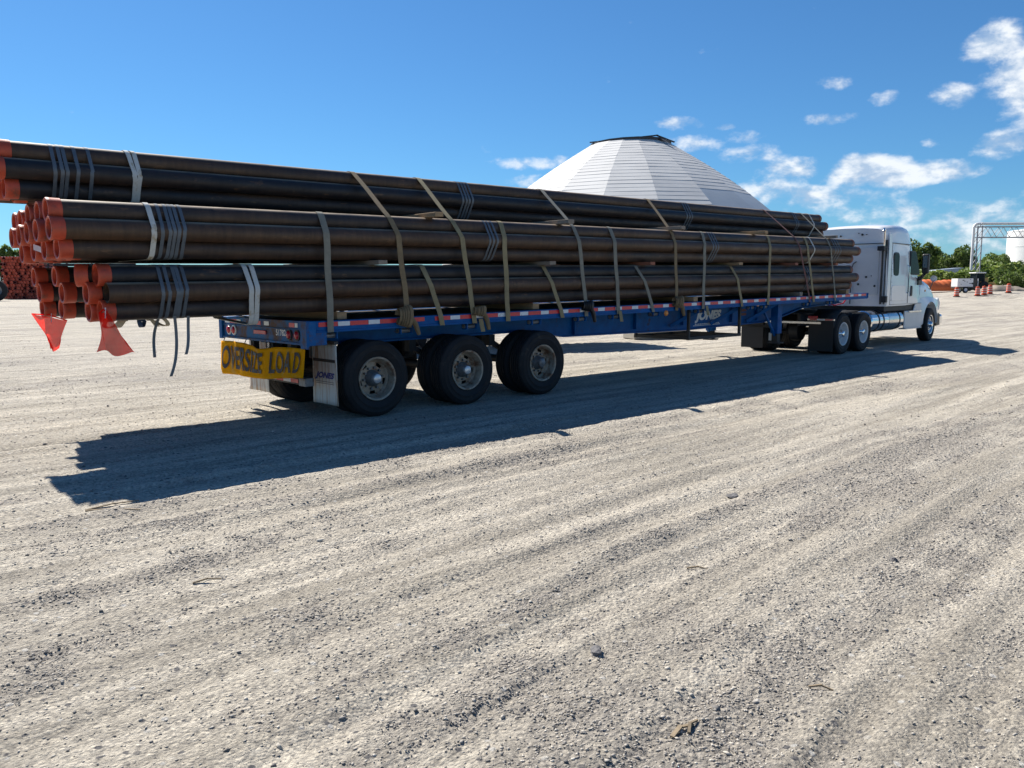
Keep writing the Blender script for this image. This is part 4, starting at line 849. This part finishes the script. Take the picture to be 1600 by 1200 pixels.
        mb.add(vs, [(2*k, 2*k+1, 2*k+3, 2*k+2) for k in range(len(arc)-1)]); solidify(b(mb, 'quarter_fender', 'chassis_black', smooth=60), .01)
        b(MB().box((-1.42, s*.75-.12, .90), (-1.40, s*.75+.12, .97)), 'tail_lamp', 'lamp_red')
    b(MB().box((-1.52, -1.0, .78), (-1.46, 1.0, .83)), 'rear_cross_bar', 'brushed_alu')
    for i in range(3):
        y = -.25+i*.25; b(MB().tube([(2.1, y, 1.5), (1.75, y*.8, 1.22), (1.3, y*.6, 1.17), (.8, y*.5, 1.25)], .018, 8), 'coiled_air_line', ('lamp_red', 'letter_blue', 'black_plastic')[i], smooth=40)
build_tractor()

# ------------------------------------------------------------------ storage dome
def build_dome():
    n = 18; C = (11.5, 80.0); t = thing('storage_dome', 'big pale grey conical storage dome with an open dark-rimmed top', 'dome', (C[0], C[1], 0), 0)
    R0, Z0, R1, Z1 = 19.5, 2.6, 3.65, 15.2; phase = -pi/2 + .035
    prof = lambda f: (R0 + (R1-R0)*f, Z0 + (Z1-Z0)*(f - .0*f) + .95*math.sin(pi*f))
    for i in range(n):
        a0 = phase + 2*pi*i/n; a1 = phase + 2*pi*(i+1)/n; courses = 34; mb = MB(); sheet = MB(); vs = []; 
        smooth_to = {0: .0, 1: .5, 2: .5, 3: .5, 4: .5}.get(i, 0)
        for k in range(courses):
            f0, f1 = k/courses, (k+1)/courses; (r0, z0), (r1, z1) = prof(f0), prof(f1)
            sag = lambda: random.uniform(-.014, .014)
            dst = sheet if f1 <= smooth_to else mb
            lip = .0 if dst is sheet else .016
            A, B = sag()*(lip > 0), sag()*(lip > 0)
            P = lambda a, r, z, o: (math.cos(a)*(r+o*.6), math.sin(a)*(r+o*.6), z+o)
            am = (a0+a1)/2; cm = math.cos((a1-a0)/2)
            dst.add([P(a0, r0, z0+A, lip), P(am, r0*cm, z0+(A+B)/2+sag()*.5*(lip > 0), lip), P(a1, r0, z0+B, lip), P(a1, r1, z1, 0), P(am, r1*cm, z1, 0), P(a0, r1, z1, 0), P(a0, r0, z0+A, -.02), P(am, r0*cm, z0+(A+B)/2, -.02), P(a1, r0, z0+B, -.02)],
                    [(0,1,4,5), (1,2,3,4), (0,6,7,1), (1,7,8,2)])
        if mb.v: mb.build('roof_panel', 'dome_shingle', t, fix=False)
        if sheet.v: sheet.build('roof_sheet', 'dome_sheet', t, fix=False)
        MB().add([(math.cos(a)*(R0-.3), math.sin(a)*(R0-.3), z) for a, z in ((a0, -.1), (a1, -.1), (a1, Z0+.1), (a0, Z0+.1))], [(0,1,2,3)]).build('wall_panel', 'concrete', t, fix=False)
    # open top: tilted dark collar with torn flaps
    tilt = lambda x: .05*x
    r = 3.9; mb = MB(); ring = [(math.cos(phase+2*pi*i/n), math.sin(phase+2*pi*i/n)) for i in range(n)]
    vs = []
    for cx, cy in ring: z = Z1 + .05; vs += [(cx*r, cy*r, z-.15), (cx*r, cy*r, z+.05+tilt(cx*r)*.5), (cx*(r-.5), cy*(r-.5), z+.08+tilt(cx*r)*.5)]
    mb.add(vs, [f for i in range(n) for f in (((i*3), ((i+1) % n)*3, ((i+1) % n)*3+1, i*3+1), (i*3+1, ((i+1) % n)*3+1, ((i+1) % n)*3+2, i*3+2))]); mb.build('collar', 'dome_dark', t)
    MB().bar((-r-.1, -1.0, Z1+.06), (r*.55, -3.0, Z1+.36), .2, .09).bar((r*.5, -3.0, Z1+.37), (r+.1, -1.2, Z1+.04), .18, .09).build('rim_board', 'dome_dark', t)
    for a, w, h in ((-.95, .34, 1.9), (-.80, .22, 1.0), (-.62, .2, .8), (-.45, .2, .6)):
        f0 = prof(.999); P = lambda aa, f, o=.14: (math.cos(aa)*(prof(f)[0]+o), math.sin(aa)*(prof(f)[0]+o), prof(f)[1]+o)
        MB().add([P(a-w/2/3.9, 1.0), P(a+w*1.2/3.9, 1.0), P(a+w*.9/3.9, 1-h/21, .16)], [(0,1,2)]).build('torn_flap', 'dome_dark', t, fix=False)
    MB().lathe([(Z1-.4, r-.3), (Z1-.42, 0)], n, 'Z').build('opening_floor', 'dome_dark', t)
build_dome()

# ------------------------------------------------------------------ second trailer, glimpsed under and through the load
def parked_trailer():
    t = thing('parked_trailer', 'second flatbed trailer parked behind, its taped rail glimpsed through the load', 'trailer', (-4.1, 20.6, 0), math.radians(20))
    Lp = 8.0
    MB().box((0, 0, 1.12), (Lp, 2.5, 1.30)).build('deck', 'chassis_black', t)
    for v in (.7, 1.8): MB().box((.2, v-.05, .8), (Lp-.2, v+.05, 1.12)).build('beam', 'chassis_black', t)
    mr = MB().box((0, -.006, 0), (.27, -.001, .06)).mesh('reflective_tape', 'tape_red'); mw = MB().box((0, -.006, 0), (.17, -.001, .06)).mesh('reflective_tape', 'tape_white'); u = .1; k = 0
    while u < Lp-.3: inst('reflective_tape', mr if k % 2 == 0 else mw, t, (u, 0, 1.22)); u += .28 if k % 2 == 0 else .18; k += 1
    for u in (.7, 2.2):
        for v, f in ((.16, False), (2.34, True)): wheel(t, (u, v, .508), RIM_T, HUB_T, None, f)
        MB().tube([(u, .2, .51), (u, 2.3, .51)], .06).build('axle', 'chassis_black', t)
    for v in (.5, 2.0): MB().box((3.3, v-.07, .0), (3.44, v+.07, 1.12)).build('landing_leg', 'chassis_black', t)
    me = MB().lathe([(0, .15), (0, .16), (Lp+.3, .16), (Lp+.3, .15)], 18, 'X', close=True).mesh('stacked_pipe', 'stacked_red', 40)
    for r in range(3):
        for k in range(7 - r % 2):
            v = .25 + .33*k + (r % 2)*.165; a = math.radians(20); u = -.15
            o = inst('stacked_pipe', me, None, (-4.1 + math.cos(a)*u - math.sin(a)*v, 20.6 + math.sin(a)*u + math.cos(a)*v, 1.47 + r*.29), (0, 0, a))
            tag(o, 'dark red pipe on the parked trailer behind, %s in its %s row' % (ORD[k], ('bottom', 'middle', 'top')[r]), 'pipe', 'pipes on the parked trailer behind')
    o = MB().box((-1.0, -.4, 0), (1.0, .4, .55)).build('concrete_block', 'concrete', bevel=.03); o.location = (4.75, 26.6, 0); o.rotation_euler = (0, 0, .35); tag(o, 'low concrete block on the gravel seen under the trailer beam', 'block')
parked_trailer()

# ------------------------------------------------------------------ far yard: pipe racks on the left
def pipe_racks():
    R = .22; a = math.radians(122); me = MB().lathe([(0, R-.05), (0, R), (6, R), (6, R-.05)], 12, 'X', close=True).mesh('racked_pipe', 'stacked_red', 40)
    cap = MB().lathe([(.0, R+.012), (-.03, R+.012), (-.04, R-.03), (.03, R-.06), (.035, 0)], 12, 'X').mesh('end_cap', 'orange_cap', 40)
    bx, by = -67.3, 117.0; dx, dy = -math.cos(math.radians(32)), -math.sin(math.radians(32))*.35
    n = 0
    for col in range(14):
        hgt = 14 if col > 3 else 13
        for r in range(hgt):
            if n >= 250: break
            x = bx + dx*.47*(col + .5*(r % 2)); y = by + dy*.47*(col + .5*(r % 2)); off = random.uniform(-.25, .25)
            t = thing('racked_pipe', 'dark red pipe in the tall far rack, %s from its right end, %s row up' % (ORD[col] if col < 12 else ('thirteenth', 'fourteenth')[col-12], (ORD + ['thirteenth', 'fourteenth'])[r]), 'pipe', (x + off*.3, y - off, .24 + r*.43), a - pi*.13, 'pipes racked at the far left of the yard')
            inst('pipe_body', me, t)
            if random.random() < .8: inst('end_cap', cap, t)
            n += 1
    for i, x in enumerate((-66.8, -60.5)):
        t = thing('pipe_rack', 'dark steel rack standing %s the far pipe stack' % ('at the right end of' if i == 0 else 'beyond the right end of'), 'rack', (x, 117.2, 0))
        for y in (0, 2.5, 5): MB().box((-.1, y-.1, 0), (.1, y+.1, 6.1)).build('rack_post', 'chassis_black', t)
        MB().box((-.12, -.2, 0), (6.2 if i == 0 else 4, .2, .3)).build('rack_sill', 'chassis_black', t)
    for r in range(12):
        o = MB().tube([(-66.4, 118, .4+r*.45), (-55, 119, .4+r*.45)], .2, 12).build('racked_pipe', 'chassis_black', smooth=40); tag(o, 'dark pipe lying sideways beside the far rack, %s from the ground' % ORD[r], 'pipe', 'pipes lying sideways in the far yard')
    w = thing('loader_wheel', 'large dark machine tyre standing at the left edge of the yard', 'wheel', (-63.75, 100, 0), .6)
    MB().lathe([(-.4, .7), (-.45, 1.0), (-.38, 1.28), (-.2, 1.35), (.2, 1.35), (.38, 1.28), (.45, 1.0), (.4, .7)], 30, 'Y', (0, 0, 1.33)).build('tyre', 'rubber', w, smooth=40)
    MB().lathe([(-.38, .72), (-.3, .6), (-.1, .3), (-.1, 0)], 24, 'Y', (0, 0, 1.33)).build('rim', 'hub_grey', w, smooth=40)
pipe_racks()

# ------------------------------------------------------------------ vegetation
def crown_mesh(name, mat, rx, rz, n, leaf, seed, zc, lobes=9):
    r = np.random.default_rng(seed); L = [(r.uniform(-.62, .62)*rx, r.uniform(-.62, .62)*rx, zc + r.uniform(-.55, .62)*rz, r.uniform(.30, .52)) for _ in range(lobes)]
    P = []
    while len(P) < n:
        x, y, z, s = L[r.integers(lobes)]; d = r.normal(size=3); d /= np.linalg.norm(d); q = r.uniform(.35, 1)**.45
        P.append((x + d[0]*rx*s*q, y + d[1]*rx*s*q, z + d[2]*rz*s*q*1.05))
    P = np.array(P); a = r.normal(size=(n, 3)); a /= np.linalg.norm(a, axis=1)[:, None]; b = np.cross(a, r.normal(size=(n, 3))); b /= np.linalg.norm(b, axis=1)[:, None]
    s = leaf*r.uniform(.5, 1.3, n)[:, None]; v = np.stack([P-a*s, P+b*s*.6, P+a*s, P-b*s*.6], 1).reshape(-1, 3)
    me = bpy.data.meshes.new(name); me.from_pydata(v.tolist(), [], [(4*i, 4*i+1, 4*i+2, 4*i+3) for i in range(n)]); me.materials.append(MAT[mat]); return me
def trunk_mesh(h, seed):
    r = random.Random(seed); mb = MB(); mb.tube([(0,0,-.2), (r.uniform(-.1,.1), r.uniform(-.1,.1), h*.35), (r.uniform(-.3,.3), r.uniform(-.3,.3), h*.8)], [.03*h, .022*h, .008*h], 8)
    for k in range(6):
        a = r.uniform(0, 6.28); z = h*r.uniform(.3, .65); mb.tube([(0, 0, z), (math.cos(a)*h*.14, math.sin(a)*h*.14, z+h*.10), (math.cos(a)*h*.26, math.sin(a)*h*.26, z+h*.22)], [.012*h, .008*h, .003*h], 6)
    return mb.mesh('trunk', 'bark', 60)
def plants():
    kinds = [(crown_mesh('crown', m, 3.4, 3.6, 3400, .30, 5+i, 5.6, 12), trunk_mesh(8, i)) for i, m in enumerate(('leaf_dark', 'leaf_mid', 'leaf_dark', 'leaf_mid'))]
    bush = [crown_mesh('crown', m, 2.3, 1.7, 1900, .22, 40+i, 1.5, 9) for i, m in enumerate(('leaf_light', 'leaf_mid', 'leaf_dark'))]
    names = ['tall tree directly behind the cab roof', 'tree just right of the cab', 'tree second from the cab in the far row', 'tree third from the cab in the far row', 'dark tree left of the pipe gantry post', 'dark tree behind the pipe gantry post', 'tree right of the gantry post', 'tree below the gantry truss', 'tree against the white tank', 'tree behind the white tank', 'small tree beside the dark pipe rack at the left edge', 'left-edge tree, the taller of those behind the racks', 'left-edge tree, the lower of those behind the racks', 'far tree filling the gap right of the cab', 'far tree left of the gantry, behind the shed', 'far tree between the shed and the gantry', 'far tree seen through the gantry posts', 'far tree low under the gantry truss', 'far tree left of the white tank']
    spots = [(72.0,150,.98,0),(75.6,150,1.0,0),(78.0,154,.9,1),(80.6,160,.86,2),(83.9,152,.9,0),(87.5,158,.88,2),(88.9,150,.74,1),(92.6,156,.68,1),(97.2,160,.62,2),(103,165,.62,0),(-124,192,1.25,2),(-119.4,190,1.36,0),(-115.4,192,1.05,2),(84.5,172,.9,2),(89.5,172,.84,1),(93.0,174,.82,2),(97.0,172,.74,0),(100.5,174,.66,1),(104.0,176,.6,2)]
    for i, (x, y, s, k) in enumerate(spots):
        t = thing('tree', names[i], 'tree', (x, y, float(far_rise(np.array(x), np.array(y)))), i*1.3, 'trees along the far edge of the yard'); t.scale = (s, s, s)
        inst('crown', kinds[k][0], t); inst('trunk', kinds[k][1], t)
    bn = ['light green bush behind the orange tarp, nearest the cab', 'light green bush behind the middle of the orange tarp', 'bush behind the right end of the orange tarp', 'bush behind the white generator', 'bush at the foot of the gantry post', 'bush behind the digger cab', 'bright bush right of the digger cab', 'dark bush behind the rightmost drums', 'dark bush at the right edge in front', 'bright bush below the white tank', 'bush below the tank at the right edge', 'bush beside the grey shed roof', 'low bush right of the grey shed roof', 'dark bush low between the digger and the last drum', 'bright bush in the gap under the gantry', 'dark bush right of the last drum']
    bs = [(63.5,123,1.0,0),(66.4,124,1.05,0),(68.9,122,1.05,1),(71.2,126,1.1,0),(73.2,126,1.15,1),(74.8,124,1.35,0),(77.4,126,1.45,0),(71.5,112,1.0,2),(74.5,113,1.05,2),(79.8,126,1.35,0),(83,128,1.3,1),(68,134,1.1,1),(76,134,1.3,1),(68.3,112,.9,2),(78,132,1.55,1),(77.5,115,1.0,2)]
    for i, (x, y, s, k) in enumerate(bs):
        t = thing('bush', bn[i], 'bush', (x, y, .75), i*2.1, 'bushes at the right edge of the yard'); t.scale = (s*1.05, s, s); inst('crown', bush[k], t)
        st = MB()
        for q in range(5): st.tube([(0, 0, -.2), (math.cos(q*1.3)*.5, math.sin(q*1.3)*.5, .9), (math.cos(q*1.3)*1.0, math.sin(q*1.3)*1.0, 1.8)], [.05, .035, .012], 5)
        st.build('stems', 'bark', t)
plants()

# ------------------------------------------------------------------ right-hand yard
def right_yard():
    # pipe gantry
    t = thing('pipe_gantry', 'tall grey steel truss gantry carrying a white pipe over the yard', 'gantry', (71.3, 125, .7))
    for dx, dy in ((0, 0), (.7, 0), (0, 1.2), (.7, 1.2)): MB().box((dx-.07, dy-.07, -.3), (dx+.07, dy+.07, 9.9)).build('post', 'gantry_steel', t)
    for k in range(9):
        z = .5 + k*1.1; MB().bar((0, 0, z), (.7, 0, z+1.1), .08, .08).bar((0, 1.2, z), (.7, 1.2, z+1.1), .08, .08).build('post_brace', 'gantry_steel', t)
    for y in (0, 1.2):
        for z in (8.15, 9.75): MB().box((0, y-.06, z-.06), (32, y+.06, z+.06)).build('chord', 'gantry_steel', t)
        for k in range(15):
            x = .9 + k*2.0; MB().bar((x, y, 8.2), (x+1.0, y, 9.7), .06, .06).bar((x+1.0, y, 9.7), (x+2.0, y, 8.2), .06, .06).build('web_diagonal', 'gantry_steel', t)
    MB().tube([(-.45, .3, -.3), (-.45, .3, 9.6), (-.36, .3, 9.9), (-.1, .3, 10.15), (.25, .3, 10.22), (32, .3, 10.22)], .2, 14).build('carried_pipe', 'gantry_pipe', t, smooth=40)
    # white tank
    t = thing('storage_tank', 'white cylindrical storage tank cut off by the right edge', 'tank', (116.0, 175, 0))
    MB().lathe([(0, 8.4), (12.9, 8.4)], 72, 'Z').build('tank_shell', 'tank_white', t, smooth=40); MB().lathe([(12.9, 8.46), (13.1, 8.4), (14.2, 0)], 72, 'Z').build('tank_roof', 'tank_white', t, smooth=30)
    for z in (3.2, 6.4, 9.6, 12.8): MB().lathe([(z, 8.4), (z, 8.44), (z+.1, 8.44), (z+.1, 8.4)], 72, 'Z').build('shell_seam', 'tank_white', t)
    # drums
    pos = [((52.2, 95), 'striped orange drum, leftmost of the five, nearest the truck'), ((54.65, 95), 'striped orange drum just right of the white generator'), ((55.6, 95.3), 'striped orange drum in front of the digger bucket'), ((56.7, 96), 'striped orange drum, fourth from the truck'), ((59.2, 96.5), 'striped orange drum, rightmost of the five')]
    for (x, y), lab in pos:
        z = float(gheight(np.array(x), np.array(y))); t = thing('traffic_drum', lab, 'drum', (x, y, z), random.uniform(0, 6), 'striped traffic drums along the bank')
        MB().lathe([(0, .38), (.07, .38), (.08, .30)], 20, 'Z').build('base_ring', 'black_plastic', t)
        zz = [.06, .30, .37, .55, .62, .80, .87, 1.05]; rr = lambda q: .29 - .07*q
        for i in range(7): MB().lathe([(zz[i], rr(zz[i])), (zz[i+1], rr(zz[i+1]))], 20, 'Z').build('stripe', 'drum_orange' if i % 2 == 0 else 'drum_white', t, smooth=40)
        MB().lathe([(1.05, .217), (1.08, .2), (1.08, 0)], 20, 'Z').bar((-.1, 0, 1.12), (.1, 0, 1.12), .05, .06).build('drum_top', 'drum_orange', t)
    # generator trailer
    t = thing('towed_generator', 'white boxy generator on a single-axle trailer behind the drums', 'generator', (55.0, 100.5, .66), .12)
    MB().box((-.15, -.6, .75), (1.95, .6, 1.75)).build('housing', 'tank_white', t, bevel=.04)
    for x, z, w, h in ((.5, 1.5, .22, .10), (.75, 1.38, .10, .10), (1.05, 1.3, .14, .07), (1.4, 1.12, .35, .08), (.1, 1.2, .06, .06), (.3, 1.0, .06, .1), (1.5, 1.6, .08, .08), (1.75, 1.05, .2, .2)): MB().box((x, -.61, z), (x+w, -.602, z+h)).build('panel_marking', 'black_plastic', t)
    MB().box((-.2, -.55, .58), (2.6, .55, .72)).bar((2.5, 0, .62), (3.5, 0, .55), .1, .1).build('chassis', 'machine_dark', t)
    for y in (-.66, .5):
        w = inst('wheel', MB().lathe([(0, .2), (0, .36), (.03, .38), (.15, .38), (.18, .36), (.18, .2)], 24, 'Y', (.95, y, .38)).mesh('wheel', 'rubber', 40), t)
        MB().lathe([(.02, .24), (.0, .22), (.05, .16), (.05, 0)], 20, 'Y', (.95, y-.01, .38)).build('rim', 'rim_white', w)
    MB().box((2.0, -.5, .7), (2.5, .5, 1.6)).build('control_box', 'machine_dark', t); MB().bar((2.6, -.55, .3), (2.6, -.55, 1.75), .06, .06).build('jack_post', 'rim_white', t)
    # digger
    t = thing('backhoe_loader', 'dark tan backhoe loader with a white cab roof beside the bushes', 'digger', (59.2, 104, .85), .1)
    for x, y in ((-.1, -.6), (1.1, -.6), (1.1, .6), (-.1, .6)): MB().bar((x, y, .9), (x*.85+.1, y*.9, 2.25), .09, .09).build('cab_post', 'black_plastic', t)
    MB().box((-.2, -.7, 2.25), (1.2, .7, 2.38)).build('cab_roof', 'tank_white', t, bevel=.03); MB().box((0, -.55, 1.2), (1.0, .55, 2.2)).build('cab_glass', 'dark_glass', t)
    MB().box((-1.4, -.5, .5), (1.5, .5, 1.15)).box((-1.5, -.42, .9), (-.1, .42, 1.45)).build('body', 'machine_dark', t, bevel=.05)
    MB().box((1.2, -.4, 1.1), (1.75, .4, 1.7)).build('counterweight', 'machine_yellow', t, bevel=.05)
    for x, r in ((-1.0, .42), (1.0, .62)):
        for y in (-.8, .55): MB().lathe([(0, .2), (0, r-.06), (.04, r), (.21, r), (.25, r-.06), (.25, .2)], 24, 'Y', (x, y, r)).build('wheel', 'rubber', t, smooth=40)
    MB().bar((1.7, 0, .9), (2.6, -.2, 1.0), .2, .25).bar((2.6, -.2, 1.0), (3.7, -.3, .25), .16, .2).build('boom', 'machine_yellow', t)
    MB().prism([(3.5, .3), (3.9, .35), (4.0, .0), (3.6, -.1)], 'Y', -.55, -.05).build('bucket', 'machine_dark', t)
    # tarp-covered heap
    def tarp(a, c):
        x = 4.5*a; prof = math.sin(pi*min(1, max(0, c)))**.5
        return (x, 2.6*(c-.5) , (1.45 + .10*math.sin(x*2.1) - .25*abs(a-.4))*prof + .05*math.sin(x*9+c*7)*prof)
    o = solidify(MB().grid(tarp, 60, 24).build('covered_heap', 'tarp_orange', smooth=60), .01); o.location = (53.6, 106.5, .85); o.rotation_euler = (0, 0, .05); tag(o, 'long heap under a bright orange tarpaulin beside the truck nose', 'tarpaulin')
    # grey shed far behind
    t = thing('shed', 'low blue-grey shed roof among the trees', 'shed', (74.2, 142, .7)); MB().box((0, 0, 0), (4.6, 3, 3.2)).build('wall', 'shed_blue', t); MB().prism([(-.2, 3.15), (4.8, 3.15), (4.6, 3.9), (0, 3.5)], 'Y', -.3, 3.3).build('roof', 'shed_blue', t)
    # spoil heap
    def heap(a, c):
        x, y = 7*(a-.5), 3*(c-.5); e = max(0, 1-(2*a-1)**2)*max(0, 1-(2*c-1)**2); return (x, y, .95*e**.7*(1+.35*float(vnoise(x*1.7, y*1.7, 3))) - .02)
    o = MB().grid(heap, 50, 30).build('spoil_heap', 'spoil', smooth=60); o.location = (61.5, 101.5, .62); tag(o, 'low heap of pale spoil beside the backhoe loader', 'heap')
right_yard()

# ------------------------------------------------------------------ odd things on the gravel
def litter():
    def stone(x, y, r, lab, seed):
        bm = bmesh.new(); bmesh.ops.create_icosphere(bm, subdivisions=2, radius=r); q = random.Random(seed)
        ph = [q.uniform(0, 6) for _ in range(6)]
        for v in bm.verts:
            d = v.co.normalized(); k = 1 + .22*math.sin(3*d.x+ph[0]) + .2*math.sin(4*d.y+ph[1]) + .15*math.sin(5*d.z+ph[2]) ; v.co = d*r*k; v.co.z *= .6
        me = bpy.data.meshes.new('stone'); bm.to_mesh(me); bm.free(); me.materials.append(MAT['stone_dark'])
        o = bpy.data.objects.new('stone', me); COL.objects.link(o); o.location = (x, y, float(gheight(np.array(x), np.array(y))) + r*.25); tag(o, lab, 'stone', 'larger loose stones on the yard')
    stone(.40, 3.70, .034, 'fist-sized dark stone alone in the centre foreground', 1); stone(1.85, 6.60, .045, 'dark flat stone on a darker patch, right of centre', 2)
    stone(2.45, 5.0, .026, 'small dark stone at the right in the tyre tracks', 3)
    def stick(x, y, a, l, w, lab):
        mb = MB().bar((0, 0, .005), (l*.55, .01, .018), w, .008).bar((l*.5, .01, .016), (l, -.008, .010), w*.8, .007)
        o = mb.build('wood_splinter', 'splinter'); o.location = (x, y, float(gheight(np.array(x), np.array(y))) + .004); o.rotation_euler = (0, 0, a); tag(o, lab, 'wood splinter', 'bits of wood lying on the gravel')
    stick(.62, 2.95, .75, .13, .018, 'dark broken stick at the bottom right, longer of a crossed pair'); stick(.69, 2.97, 1.1, .10, .012, 'pale thin stick crossing the dark one at the bottom right')
    stick(1.30, 3.35, -.35, .10, .008, 'thin twig in the right foreground'); stick(-3.35, 6.15, .05, .42, .02, 'pale lath lying flat at the tip of the load\'s shadow'); stick(-3.36, 6.17, .75, .40, .02, 'second lath angled across the edge of the load\'s shadow')
    stick(-1.9, 4.6, .4, .16, .01, 'thin twig in the left foreground tracks'); stick(1.1, 4.9, -.2, .13, .01, 'thin twig in the middle foreground')
litter()
